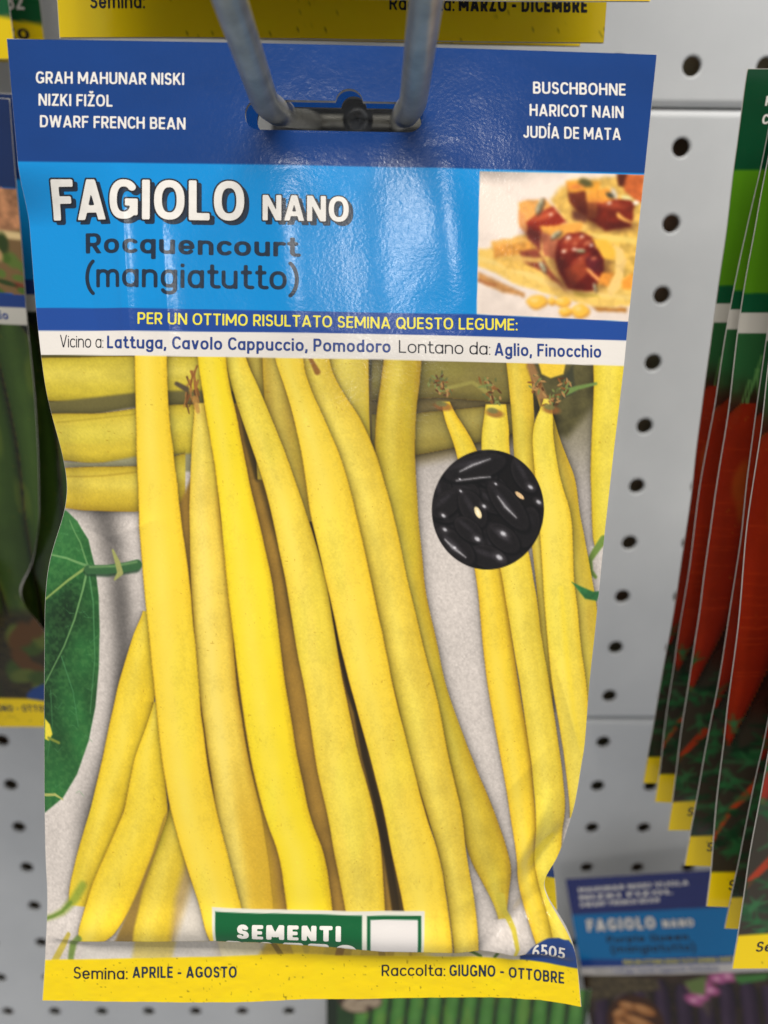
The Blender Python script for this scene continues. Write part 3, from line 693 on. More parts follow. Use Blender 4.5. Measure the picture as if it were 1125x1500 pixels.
def paint_carrot(I):  # print colours darkened to stand in for shade between the fanned packets
    x, y = I.x, I.y
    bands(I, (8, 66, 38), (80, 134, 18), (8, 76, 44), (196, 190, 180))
    m = smooth(-1, 1, y - L_WHITE(x)); q = np.nonzero(m > 0)[0]
    J = Ink(x[q], y[q]); X, Y = J.x, J.y
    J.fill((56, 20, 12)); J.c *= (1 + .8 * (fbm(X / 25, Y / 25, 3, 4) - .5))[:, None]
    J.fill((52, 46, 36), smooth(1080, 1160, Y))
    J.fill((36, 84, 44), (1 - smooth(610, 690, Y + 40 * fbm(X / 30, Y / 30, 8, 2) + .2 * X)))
    for k in range(60):
        a = 40 + 860 * random.random(); b = 520 + 120 * random.random()
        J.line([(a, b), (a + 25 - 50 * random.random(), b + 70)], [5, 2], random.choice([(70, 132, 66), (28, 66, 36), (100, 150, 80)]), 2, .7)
    xs = [70, 150, 262, 350, 455, 560, 670, 780, 880]
    for i, cx in enumerate(xs):
        w = 118; t0 = 610 + 25 * math.sin(i * 2.1); ln = 480 + 60 * math.sin(i * 1.7)
        sl = -20 + 8 * i
        t0 += 30; r = [(t0, cx - 20, cx + 20), (t0 + 25, cx - w / 2, cx + w / 2), (t0 + ln * .5, cx - w * .46 + sl * .5, cx + w * .46 + sl * .5), (t0 + ln * .8, cx - w * .34 + sl * .8, cx + w * .34 + sl * .8), (t0 + ln, cx - w * .16 + sl, cx + w * .16 + sl), (t0 + ln + 60, cx - 4 + sl, cx + 4 + sl)]
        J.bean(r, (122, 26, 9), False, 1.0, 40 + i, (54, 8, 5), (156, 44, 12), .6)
        for k in range(12):
            b = t0 + 40 + 380 * random.random(); J.line([(cx - 40 + sl * .4, b), (cx - 10, b + 3), (cx + 20, b - 2)], 2, (160, 50, 16), 2, .5)
    for k in range(16):
        a = 60 + 800 * random.random(); b = 1120 + 180 * random.random(); t = random.random() * 6.28
        J.line([(a, b), (a + 40 * math.cos(t), b + 60), (a + 70 * math.cos(t), b + 140)], [16, 10, 3], random.choice([(196, 66, 30), (170, 52, 22)]), 3, .9)
    for k in range(300):
        a = 30 + 860 * random.random(); b = 1120 + 290 * random.random(); t = random.random() * 6.28; L = 30 + 50 * random.random()
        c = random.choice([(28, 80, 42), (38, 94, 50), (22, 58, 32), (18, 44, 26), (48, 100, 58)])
        J.line([(a, b), (a + L * math.cos(t), b + L * .6 * math.sin(t))], [12, 3], c, 5, .7)
        for s_ in (-1, 1):
            J.line([(a + L * .4 * math.cos(t), b + L * .24 * math.sin(t)), (a + L * .7 * math.cos(t + s_ * .5), b + L * .5 * math.sin(t + s_ * .5))], [9, 2], c, 4, .7)
    mm = m[q][:, None]; I.c[q] = I.c[q] * (1 - mm) + J.c * mm
    strip(I, (248, 212, 0))

def paint_broad(I):  # dark print colours also carry the shade lying on the left packets
    x, y = I.x, I.y
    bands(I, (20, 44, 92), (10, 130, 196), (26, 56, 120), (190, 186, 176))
    xl = 700
    q = np.nonzero((x > xl) & (y > L_HEAD(x)) & (y < L_CYAN(x)))[0]
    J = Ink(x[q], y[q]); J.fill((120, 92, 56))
    J.poly([(700, 250), (960, 250), (960, 330), (900, 345), (820, 338), (700, 346)], (176, 122, 84), 5, .35, 16)
    J.line([(700, 348), (830, 342), (950, 352)], 16, (226, 196, 140), 5)
    for k in range(60):
        a = 700 + 250 * random.random(); b = 365 + 100 * random.random()
        J.ell(a, b, 8 + 18 * random.random(), 5 + 9 * random.random(), random.choice([(70, 98, 30), (120, 46, 28), (160, 120, 70), (90, 112, 44), (44, 62, 20), (180, 146, 96)]), 180 * random.random(), .4)
    I.c[q] = J.c
    m = smooth(-1, 1, y - L_WHITE(x)); q = np.nonzero(m > 0)[0]
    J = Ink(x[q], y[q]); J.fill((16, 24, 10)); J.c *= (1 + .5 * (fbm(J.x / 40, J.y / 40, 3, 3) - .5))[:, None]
    for i in range(11):
        cx = 40 + i * 84
        J.bean([(500 + 30 * (i % 3), cx - 10, cx + 10), (560, cx - 42, cx + 40), (800, cx - 30, cx + 50), (1100, cx - 40, cx + 44), (1300, cx - 26, cx + 40), (1400, cx - 10, cx + 20)], (48, 74, 22), False, .9, 60 + i, (20, 36, 8), (82, 112, 44), .7)
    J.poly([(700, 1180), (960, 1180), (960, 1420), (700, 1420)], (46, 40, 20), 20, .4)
    for k in range(20):
        a = 720 + 200 * random.random(); b = 1200 + 190 * random.random(); J.ell(a, b, 30, 18, random.choice([(84, 96, 36), (84, 54, 22), (54, 74, 24)]), 180 * random.random(), .3)
    mm = m[q][:, None]; I.c[q] = I.c[q] * (1 - mm) + J.c * mm
    plate(I); strip(I, (248, 212, 0))

def paint_purple(I):
    x, y = I.x, I.y
    bands(I, (44, 52, 112), (8, 116, 178), (30, 66, 140), (206, 200, 196))
    m = smooth(-1, 1, y - L_WHITE(x)); q = np.nonzero(m > 0)[0]
    J = Ink(x[q], y[q]); J.fill((58, 44, 34)); J.c *= (1 + .6 * (fbm(J.x / 30, J.y / 30, 3, 3) - .5))[:, None]
    for i in range(11):
        cx = 90 + i * 82
        J.bean([(545 + 25 * (i % 3), cx - 10, cx + 10), (590, cx - 30, cx + 34), (800, cx - 46, cx + 20), (1400, cx - 90, cx - 20)], (52, 36, 58), False, .9, 80 + i, (22, 14, 26), (98, 78, 104), .6)
    J.poly([(51, 500), (150, 520), (330, 545), (330, 590), (200, 600), (51, 640)], (86, 74, 52), 8, .4)
    for (a, b) in [(470, 590), (500, 575), (560, 552), (600, 545), (480, 625), (455, 640), (525, 600)]:
        J.ell(a, b, 36, 22, (186, 96, 146), 30 * random.random(), .4); J.ell(a, b, 14, 9, (226, 160, 190), 0, .5)
    J.poly([(620, 545), (760, 545), (740, 570), (640, 580)], (70, 130, 60), 6); J.poly([(430, 560), (520, 540), (500, 620), (450, 610)], (110, 130, 70), 8)
    J.ell(215, 735, 112, 125, (70, 40, 20), 0, .04)
    for (a, b, rx, ry, an) in [(200, 660, 46, 22, 20), (255, 675, 52, 24, 25), (160, 690, 36, 24, -30), (230, 730, 70, 28, 28), (170, 750, 52, 26, 40), (275, 780, 40, 30, 70), (210, 800, 60, 26, 30)]:
        J.ell(a + 4, b + 6, rx, ry, (84, 46, 20), an, .1); J.ell(a, b, rx * .92, ry * .88, (172, 112, 60), an, .2); J.ell(a - 5, b - 6, rx * .5, ry * .4, (206, 150, 96), an, .7, .8)
    mm = m[q][:, None]; I.c[q] = I.c[q] * (1 - mm) + J.c * mm
    strip(I)

def paint_pods(I):
    x, y = I.x, I.y
    I.fill((38, 74, 26)); I.c *= (1 + .4 * (fbm(x / 40, y / 40, 3, 3) - .5))[:, None]
    for i in range(14):
        cx = 150 + i * 64
        I.bean([(40, cx - 24, cx + 26), (500, cx - 50, cx + 6), (1400, cx - 120, cx - 50)], (72, 140, 50), False, 1.0, 100 + i, (30, 70, 20), (124, 176, 92), .6, 0)
    I.poly([(0, 40), (48, 40), (66, 500), (0, 500)], (24, 40, 16), 5)
    I.ell(132, 95, 82, 88, (72, 50, 36), 0, .04)
    for (a, b, rx, ry, an) in [(110, 70, 44, 24, 20), (175, 65, 28, 40, 20), (95, 125, 40, 22, -60), (150, 128, 46, 24, -8), (120, 160, 44, 20, 10), (190, 130, 20, 30, 20)]:
        I.ell(a + 3, b + 4, rx, ry, (84, 60, 44), an, .1); I.ell(a, b, rx * .92, ry * .9, (186, 164, 136), an, .25)
    strip(I)

def paint_yellowend(I):
    bands(I)
    m = smooth(-1, 1, I.y - L_WHITE(I.x))
    I.fill((96, 110, 50), m); strip(I)

# ------------------------------------------------------------------ sheets of print
def build_sheet(name, parent, P, nx, ny, surf, painter, drawings=(), hole=None, k=SEEN):
    """P(u,v)->template px arrays; surf(px,py,lift)->(X,Y,Z)."""
    u, v = np.meshgrid(np.linspace(0, 1, nx + 1), np.linspace(0, 1, ny + 1))
    px, py = P(u.ravel(), v.ravel())
    idx = np.arange((nx + 1) * (ny + 1)).reshape(ny + 1, nx + 1)
    F = np.stack([idx[:-1, :-1], idx[1:, :-1], idx[1:, 1:], idx[:-1, 1:]], -1).reshape(-1, 4)
    if hole is not None:
        e = .4; cell = 1.3 * max(np.abs(np.diff(px[:2]))[0], abs(py[nx + 1] - py[0]))
        for _ in range(3):
            s = hole(px, py); gx = (hole(px + e, py) - s) / e; gy = (hole(px, py + e) - s) / e
            near = np.abs(s) < cell * .55; g2 = gx * gx + gy * gy + 1e-6
            px = np.where(near, px - s * gx / g2, px); py = np.where(near, py - s * gy / g2, py)
        s = hole(px, py); c = s[F].mean(1); F = F[c > 0]
    ink = None; V = np.stack(surf(px, py, 0.0), -1)
    mats = [INK]; mi = np.zeros(len(F), np.int32)
    if painter is not None:
        I = Ink(px, py); painter(I); ink = alb(np.clip(I.c, 0, 255), k)
    else: mats = [PAPER]
    Fl = F.tolist(); Vs = [V]; inks = [ink] if ink is not None else None; mil = [mi]; n = len(V)
    for d in drawings:
        if d['mat'] not in mats: mats.append(d['mat'])
        Vs.append(np.stack(surf(d['v'][:, 0], d['v'][:, 1], d['lift']), -1))
        Fl += [[i + n for i in q] for q in d['f']]; n += len(d['v'])
        mil.append(np.full(len(d['f']), mats.index(d['mat']), np.int32))
        if inks is not None: inks.append(np.zeros((len(d['v']), 3)))
    return mesh_obj(name, np.vstack(Vs), Fl, mats, parent, np.concatenate(mil), np.vstack(inks) if inks is not None else None)

# the slot, in template px
def slot_sdf(x, y):
    yy = y - (x - 489) * .018
    ax = np.abs(x - 489) - 129 + 20; ay = np.abs(yy - 172) - 22 + 20
    d = np.hypot(np.maximum(ax, 0), np.maximum(ay, 0)) + np.minimum(np.maximum(ax, ay), 0) - 20
    c = np.hypot(x - 512, yy - 152) - 20
    return np.minimum(d, c)

# main packet outline
L_PTS = np.array([(10, 57), (26, 236.5), (43, 450), (51, 519), (58, 570), (67, 610), (79, 660), (87, 705), (88, 735), (83, 765), (74, 800), (68, 832), (66, 880), (65, 1000), (65, 1150), (67, 1260), (70, 1310), (69, 1350), (66, 1407), (62, 1466)], float)
R_PTS = np.array([(962, 80), (944, 254), (930, 380), (920, 471), (914, 536), (899, 660), (884, 795), (872, 920), (863, 1000), (856, 1090), (847, 1150), (837, 1205), (824, 1250), (806, 1283), (794, 1300), (793, 1311), (803, 1326), (822, 1350), (838, 1378), (846, 1417), (851, 1475)], float)
BOT = lineq([(62, 1466), (300, 1464), (450, 1460), (562, 1458.5), (720, 1458.5), (790, 1463), (830, 1470), (851, 1475)])
def edge_x(pts, y): return np.interp(y, pts[:, 1], pts[:, 0])
def smooth_edge(pts, n=600, k=9):
    y = np.linspace(pts[0, 1], pts[-1, 1], n); x = np.interp(y, pts[:, 1], pts[:, 0])
    x = np.convolve(np.pad(x, k, 'edge'), np.ones(2 * k + 1) / (2 * k + 1), 'valid')
    x[:k] = np.interp(y[:k], pts[:, 1], pts[:, 0]); x[-k:] = np.interp(y[-k:], pts[:, 1], pts[:, 0])
    return np.c_[x, y]
L_PTS = smooth_edge(L_PTS); R_PTS = smooth_edge(R_PTS)

def seg_tent(x, y, a, b, amp, w, p=1.0, taper=True):
    dx, dy = b[0] - a[0], b[1] - a[1]; L2 = dx * dx + dy * dy
    t = ((x - a[0]) * dx + (y - a[1]) * dy) / L2; tc = np.clip(t, 0, 1)
    d = np.hypot(x - a[0] - tc * dx, y - a[1] - tc * dy)
    s = amp * np.exp(-(np.sqrt(d * d + 4) / w) ** p)
    if taper: s = s * (0.25 + .75 * np.sin(np.pi * np.clip(tc * .9 + .05, 0, 1)))
    return s

def bump_main(x, y):
    xl = edge_x(L_PTS, y); xr = edge_x(R_PTS, y)
    t = np.clip((x - xl) / (xr - xl), 0, 1)
    below = smooth(240, 1200, y); end = 1 - smooth(-3, 9, y - LOGO_FOLD(x))
    d = 0.0052 * np.sin(np.pi * t) ** .8 * below * (.25 + .75 * end) * (1 - .35 * smooth(900, 1350, y) * (1 - end * .4))
    d += .0009 * np.sin(np.pi * t) * (1 - below)
    # folds along the left edge of the seed pouch
    f = smooth(235, 330, y) * (1 - smooth(640, 900, y))
    cr = np.interp(y, [240, 500, 760, 900], [172, 186, 196, 190])
    d += -.00004 * np.log1p(np.exp(np.clip((cr - x) / 6, -40, 40))) * 6 * .55 * f
    d += seg_tent(x, y, (178, 255), (196, 560), .00055, 16) + seg_tent(x, y, (236, 300), (262, 640), .0005, 20)
    d += seg_tent(x, y, (110, 330), (150, 520), -.0003, 26)
    d += seg_tent(x, y, (172, 290), (184, 500), .00032, 7) + seg_tent(x, y, (225, 330), (238, 480), .0002, 6) + seg_tent(x, y, (228, 440), (252, 640), .00034, 7) + seg_tent(x, y, (205, 505), (212, 600), .00016, 5)
    d += seg_tent(x, y, (410, 250), (440, 520), .0004, 46, 2) + seg_tent(x, y, (640, 215), (680, 480), .0004, 42, 2) + seg_tent(x, y, (540, 240), (560, 520), -.0004, 50, 2)
    # turned-in left edge
    d -= .0022 * np.exp(-((x - xl) / 26) ** 2) * np.exp(-((y - 720) / 90) ** 2)
    d += seg_tent(x, y, (150, 790), (230, 760), .0005, 18) + seg_tent(x, y, (100, 760), (205, 815), -.0004, 14)
    # pinches at the lower right
    d += seg_tent(x, y, (795, 1305), (690, 1385), -.0019, 18, 1.7) + seg_tent(x, y, (742, 1275), (800, 1165), .0018, 17, 1.7)
    d += seg_tent(x, y, (770, 1290), (835, 1205), -.0020, 17, 1.7) + seg_tent(x, y, (745, 1300), (752, 1400), .0012, 16, 1.7)
    d += seg_tent(x, y, (800, 1330), (845, 1400), .0022, 20, 1.7) + seg_tent(x, y, (730, 1160), (800, 1090), 0.0005, 16)
    d += seg_tent(x, y, (650, 1330), (740, 1270), 0.0005, 24)
    d += seg_tent(x, y, (810, 960), (850, 1100), 0.00136, 14) + seg_tent(x, y, (790, 900), (840, 1130), -.0004, 18)
    # swollen lip over the bottom crease
    yy = y - LOGO_FOLD(x)
    d += .0016 * np.exp(-((yy + 18) / 24) ** 2) * (1 - smooth(-3, 6, yy)) * smooth(0, .12, t) * (1 - smooth(.86, 1, t)) * end
    d += seg_tent(x, y, (90, 1372), (330, 1392), .0005, 9) + seg_tent(x, y, (330, 1372), (600, 1388), .0005, 8)
    # seam strip ripples
    st = smooth(1392, 1404, y)
    d += st * .00012 * (fbm(x / 14, y / 9, 74, 2) - .5) + st * .0006 * (fbm(x / 90, y * 0 + 2.2, 71, 2) - .5)
    d += .0009 * (fbm(x / 150, y / 170, 72, 3) - .5) * below * np.sin(np.pi * t) ** .5
    d += .00010 * (fbm(x / 34, y / 40, 73, 2) - .5) * (.4 + .6 * below)
    return d

def surf_from(bump, thick=0.0):
    def s(px, py, lift):
        X, Z = to_local(px, py)
        d = bump(px, py)
        if lift == 0.0: return X, -d - thick, Z
        e = 1.0
        Xa, Za = to_local(px + e, py); Xb, Zb = to_local(px, py + e)
        da = bump(px + e, py); db = bump(px, py + e)
        gx = (da - d) / (Xa - X); gz = (db - d) / (Zb - Z)
        n = np.sqrt(gx * gx + gz * gz + 1)
        return X - gx * lift / n, -d - lift / n - thick, Z - gz * lift / n
    return s

def coons(T, B_, y_t, y_b, Lp=None, Rp=None):
    """patch between curves y=T(x), y=B(x) and the side outlines"""
    Lp = L_PTS if Lp is None else Lp; Rp = R_PTS if Rp is None else Rp
    def P(u, v):
        yl = y_t[0] + (y_b[0] - y_t[0]) * v; yr = y_t[1] + (y_b[1] - y_t[1]) * v
        xl = edge_x(Lp, yl); xr = edge_x(Rp, yr)
        x = xl + (xr - xl) * u
        yt = T(x); yb = B_(x)
        return x, yt + (yb - yt) * v
    return P
TOP = lineq([(10, 57), (962, 80)])

def main_drawings():
    b = lambda *p: list(p)
    W, N, K, S, Y = INK_WHITE, INK_NAVY, INK_BLACK, INK_SLATE, INK_YELLOW
    head = [
        text('GRAH MAHUNAR NISKI', 53, 271, b((53, 122.5), (271, 126.5)), 17.5, .155, W, res=20),
        text('NIZKI FIŽOL', 57, 166, b((57, 155), (166, 157.5)), 17.5, .155, W, res=20),
        text('DWARF FRENCH BEAN', 59, 273, b((59, 186.5), (273, 191.5)), 17.5, .155, W, res=20),
        text('BUSCHBOHNE', 780, 916, b((780, 138.5), (916, 140.5)), 17.5, .155, W, res=20),
        text('HARICOT NAIN', 775, 913, b((775, 171), (913, 173.5)), 17.5, .155, W, res=20),
        text('JUDÍA DE MATA', 766, 909, b((766, 203), (909, 205.5)), 17.5, .155, W, res=20)]
    body = []
    for s, x0, x1, base, cap, w in [('FAGIOLO', 73, 359, b((73, 320), (359, 325)), 58, .18), ('NANO', 386, 511, b((386, 324.5), (511, 326.5)), 37, .18)]:
        g = .075 if cap > 50 else .085
        body.append(text(s, x0, x1, base, cap, w, INK_SLATE, grow=.03, res=34, dx=5.5, dy=5.0, lift=2.5e-5, gap=.10, rnd=0.02))
        body.append(text(s, x0, x1, base, cap, w, INK_BLACK, grow=g * .55, res=34, lift=5e-5, gap=.10, rnd=0.02))
        body.append(text(s, x0, x1, base, cap, w, W, res=34, lift=8e-5, gap=.10, rnd=0.02))
    body += [
        text('Rocquencourt', 123, 438, b((123, 370), (438, 378)), 29.5, .165, S, res=26, rnd=.04),
        text('(mangiatutto)', 122, 439, b((122, 420), (439, 426)), 37, .135, S, res=26, rnd=.04),
        text('PER UN OTTIMO RISULTATO SEMINA QUESTO LEGUME:', 204, 757, b((204, 475), (562, 482), (757, 484.5)), 17, .14, Y, res=20),
        text('Vicino a:', 82, 151, b((82, 508), (151, 509.5)), 18.5, .09, INK_BLACK, res=24),
        text('Lattuga, Cavolo Cappuccio, Pomodoro', 157, 572, b((157, 510), (572, 517)), 18.5, .16, N, res=20),
        text('Lontano da:', 584, 717, b((584, 517), (717, 520)), 18.5, .09, INK_BLACK, res=24),
        text('Aglio, Finocchio', 723, 880, b((723, 521), (880, 524)), 18.5, .16, N, res=20),
        text('SEMENTI', 353, 501, b((353, 1351), (501, 1354.5)), 20, .235, W, res=26, gap=.14, rnd=.07),
        text('DOTTO', 336, 526, b((336, 1397), (526, 1402)), 42, .26, W, res=26, gap=.12, rnd=.1, ymax=lambda X: LOGO_FOLD(X) - .5),
        text('6505', 777, 825, b((777, 1393), (825, 1399)), 20, .16, W, res=22)]
    seam = [
        text('Semina:', 108, 188, b((108, 1433), (188, 1432)), 17.5, .13, INK_BLACK, res=22),
        text('APRILE - AGOSTO', 195, 348, b((195, 1430), (348, 1427)), 16.5, .175, S, res=20),
        text('Raccolta:', 559, 652, b((559, 1426), (652, 1427)), 17, .13, INK_BLACK, res=22),
        text('GIUGNO - OTTOBRE', 658, 826, b((658, 1427), (740, 1429), (826, 1440)), 17, .175, S, res=20)]
    return head, body, seam

def place(e, q, s=1.0):
    rx, ry, rz, tx, ty, tz = q
    cx, sx, cy, sy, cz, sz = math.cos(rx), math.sin(rx), math.cos(ry), math.sin(ry), math.cos(rz), math.sin(rz)
    X = np.array([[1, 0, 0], [0, cx, -sx], [0, sx, cx]]); Yr = np.array([[cy, 0, sy], [0, 1, 0], [-sy, 0, cy]]); Z = np.array([[cz, -sz, 0], [sz, cz, 0], [0, 0, 1]])
    B_ = np.array([[1, 0, 0], [0, 0, -1], [0, 1, 0]], float)
    M = B_.T @ (Z @ X @ Yr) @ B_
    m = Matrix.Identity(4)
    for i in range(3):
        for j in range(3): m[i][j] = M[i, j] * s
        m[i][3] = (tx, ty, tz)[i]
    e.matrix_world = m

def packet(name, painter, bump, draw, res, back=0.0007, slot=True, rim=1.0):
    """header card, pouch, bottom seam and back sheet under one Empty; res = template px per cell"""
    e = empty(name)
    hd, bd, sm = draw
    sf = surf_from(bump)
    nx = int(950 / res)
    build_sheet('header_card', e, coons(TOP, L_HEAD, (57, 80), (236.5, 254)), nx, max(8, int(180 / res)), sf, painter, hd, slot_sdf if slot else None)
    build_sheet('pouch', e, coons(L_HEAD, L_SEAM, (236.5, 254), (1407, 1417)), nx, int(1165 / res), sf, painter, bd)
    build_sheet('bottom_seam', e, coons(L_SEAM, BOT, (1407, 1417), (1466, 1475)), nx, max(4, int(60 / res)), sf, painter, sm)
    # the back sheet shows as a thin white cut edge
    def bb(x, y):
        xl = edge_x(L_PTS, y); xr = edge_x(R_PTS, y); t = np.clip((x - xl) / (xr - xl), 0, 1)
        bd_ = bump.bend(x, y) if hasattr(bump, 'bend') else 0.0
        return bd_ + np.minimum(bump(x, y) - bd_, 0) - back * .35 - .003 * np.sin(np.pi * t) * smooth(300, 600, y) * (1 - smooth(1200, 1370, y))
    Lb = L_PTS + np.array([-rim, 0]); Rb = R_PTS + np.array([rim, 0])
    r2 = max(res * 2.5, 4.0)
    build_sheet('back_sheet', e, coons(lambda x: TOP(x) - 1.2, lambda x: BOT(x) + 1.0, (57, 80), (1466, 1475), Lb, Rb), int(950 / r2), int(1400 / r2), surf_from(bb), None, (), slot_sdf if slot else None)
    return e

# ------------------------------------------------------------------ perforated metal panels (hole pitch 25 mm)
PITCH = 0.025; HR = 0.0032
def panel(name, ztop, zbot, rows, cols, label):
    V = []; F = []
    def vert(x, y, z): V.append((x, y, z)); return len(V) - 1
    N = 32
    idx = {}
    def gv(x, y, z):
        k = (round(x, 6), round(y, 6), round(z, 6))
        if k not in idx: idx[k] = vert(x, y, z)
        return idx[k]
    inset = 0.0030
    zt, zb = ztop - inset, zbot + inset
    zs = [-r * PITCH for r in rows]
    for c in cols:
        cx = c * PITCH
        for i, cz in enumerate(zs):
            z1 = zt if i == 0 else cz + PITCH / 2; z0 = zb if i == len(zs) - 1 else cz - PITCH / 2
            x0, x1 = cx - PITCH / 2, cx + PITCH / 2
            ring = []; ringb = []; ringm = []; outer = []
            for k in range(N):
                a = 2 * math.pi * k / N; ca, sa = math.cos(a), math.sin(a)
                # outer point on cell boundary
                tx = (PITCH / 2) / abs(ca) if abs(ca) > 1e-9 else 9; tz = ((z1 - cz) if sa > 0 else (cz - z0)) / abs(sa) if abs(sa) > 1e-9 else 9
                t = min(tx, tz)
                outer.append(gv(cx + ca * t, 0, cz + sa * t))
                ring.append(vert(cx + ca * (HR + .0005), 0, cz + sa * (HR + .0005)))
                ringm.append(vert(cx + ca * HR, .0003, cz + sa * HR)); ringb.append(vert(cx + ca * HR, .0016, cz + sa * HR))
            corners = {0: gv(x1, 0, z1), 1: gv(x0, 0, z1), 2: gv(x0, 0, z0), 3: gv(x1, 0, z0)}
            angs = [math.atan2(z1 - cz, x1 - cx), math.atan2(z1 - cz, x0 - cx), math.atan2(z0 - cz, x0 - cx) % (2 * math.pi), math.atan2(z0 - cz, x1 - cx) % (2 * math.pi)]
            for k in range(N):
                n = (k + 1) % N; a0 = 2 * math.pi * k / N; a1 = 2 * math.pi * (k + 1) / N
                poly = [ring[k], outer[k]]
                for q in range(4):
                    if a0 + 1e-6 < angs[q] < a1 - 1e-6: poly.append(corners[q])
                poly += [outer[n], ring[n]]
                F.append(poly); F.append([ring[k], ring[n], ringm[n], ringm[k]]); F.append([ringm[k], ringm[n], ringb[n], ringb[k]])
    xa, xb = (cols[0] - .5) * PITCH, (cols[-1] + .5) * PITCH
    # rolled top and bottom lips
    for zz, s in ((zt, 1), (zb, -1)):
        prof = [(0, 0)] + [(inset * (1 - math.cos(a)), inset * .9 * math.sin(a)) for a in np.linspace(.2, math.pi / 2, 7)] + [(0.014, inset * .9)]
        pr = [(vert(xa, y, zz + s * d), vert(xb, y, zz + s * d)) for y, d in prof]
        for k in range(len(pr) - 1): F.append([pr[k][0], pr[k][1], pr[k + 1][1], pr[k + 1][0]] if s < 0 else [pr[k][1], pr[k][0], pr[k + 1][0], pr[k + 1][1]])
    o = mesh_obj(name, np.array(V), F, [BOARD], None, None, None, False)
    bm = bmesh.new(); bm.from_mesh(o.data); bmesh.ops.recalc_face_normals(bm, faces=bm.faces); bm.to_mesh(o.data); bm.free()
    tag(o, label, 'pegboard panel', 'perforated grey metal wall panels')
    return o
cols = list(range(-17, 12))
panel('perforated_panel', 0.2375, -0.0127, list(range(-9, 1)), cols, 'grey perforated metal panel along the top, above the upper seam')
panel('perforated_panel', -0.0127, -0.2625, list(range(1, 11)), cols, 'grey perforated metal panel between the two seams, right of the bean packet')
panel('perforated_panel', -0.2625, -0.5125, list(range(11, 21)), cols, 'grey perforated metal panel at the bottom, below the lower seam')
o = mesh_obj('backing_board', [(-.6, .0155, .4), (.4, .0155, .4), (.4, .0155, -.7), (-.6, .0155, -.7), (-.6, .022, .4), (.4, .022, .4), (.4, .022, -.7), (-.6, .022, -.7)],
             [[0, 3, 2, 1], [4, 5, 6, 7], [0, 1, 5, 4], [2, 3, 7, 6], [1, 2, 6, 5], [3, 0, 4, 7]], [BACKING], None, None, None, False)
tag(o, 'dark board glimpsed through the round holes of the grey panels', 'backing board')

# ------------------------------------------------------------------ wire hook
def tube(pts, r, n=20, close=False, caps=True):
    p = [Vector(q) for q in pts]
    # rounded corners via Catmull-Rom sampling
    V = []; F = []; up = Vector((0.3, .1, 1)).normalized(); prev = None
    for i, q in enumerate(p):
        t = (p[min(i + 1, len(p) - 1)] - p[max(i - 1, 0)]).normalized()
        if prev is None: a = t.cross(up).normalized()
        else: a = (prev - t * prev.dot(t)).normalized()
        prev = a; b = t.cross(a)
        for k in range(n):
            c = 2 * math.pi * k / n; V.append(tuple(q + (a * math.cos(c) + b * math.sin(c)) * r))
    for i in range(len(p) - 1):
        for k in range(n): F.append([i * n + k, i * n + (k + 1) % n, (i + 1) * n + (k + 1) % n, (i + 1) * n + k])
    if caps: F.append(list(range(n))[::-1]); F.append([(len(p) - 1) * n + k for k in range(n)])
    return V, F
def fillet(pts, rad, n=8):
    out = [Vector(pts[0])]
    for i in range(1, len(pts) - 1):
        a, b, c = Vector(pts[i - 1]), Vector(pts[i]), Vector(pts[i + 1])
        d = min(rad, (a - b).length * .45, (c - b).length * .45)
        p0 = b + (a - b).normalized() * d; p1 = b + (c - b).normalized() * d
        for k in range(n + 1):
            t = k / n; out.append(p0 * (1 - t) ** 2 + b * 2 * t * (1 - t) + p1 * t * t)
    out.append(Vector(pts[-1]))
    return out
def ray(px, py, z):
    d = np.array([(px - 562.5) / 1198.71, (py - 750) / 1198.71, 1.0]) @ RC
    return CAM + d * z
hook = empty('wire_hook', (-0.1125, 0, -0.019))
tag(hook, 'bent zinc double wire hook carrying the yellow bean packet', 'display hook')
def hk(name, V, F, m):
    V = np.array(V) - np.array([-0.1125, 0, -0.019])
    return mesh_obj(name, V, F, [m], hook)
bl_, br_ = ray(388, 150, .1485), ray(605, 152, .1485)
tl_, tr_ = ray(337, 0, .117), ray(624, 0, .117)
tl2 = tl_ + (tl_ - bl_) * .35; tr2 = tr_ + (tr_ - br_) * .35
wire = fillet([(-.1262, -.004, -.0185), (-.1245, -.139, -.0262), tuple(bl_), tuple(tl_), tuple(tl2), tuple(tr2), tuple(tr_), tuple(br_), (-.1005, -.139, -.0262), (-.0990, -.004, -.0185)], .012, 10)
V, F = tube(wire, .00252, 24); hk('prong_wire', V, F, ZINC)
V, F = tube([(-.139, -.009, -.0185), (-.086, -.009, -.0185)], .0019, 18); hk('cross_bar', V, F, ZINC)
# back plate with rounded ends
bm = bmesh.new(); bmesh.ops.create_cube(bm, size=1)
bmesh.ops.scale(bm, vec=(.058, .0025, .020), verts=bm.verts); bmesh.ops.translate(bm, vec=(0, -.0022, -.002), verts=bm.verts)
bmesh.ops.bevel(bm, geom=bm.edges, offset=.0008, segments=2, affect='EDGES')
me = bpy.data.meshes.new('back_plate'); bm.to_mesh(me); bm.free(); me.materials.append(PLASTIC)
o = bpy.data.objects.new('back_plate', me); COL.objects.link(o); o.parent = hook
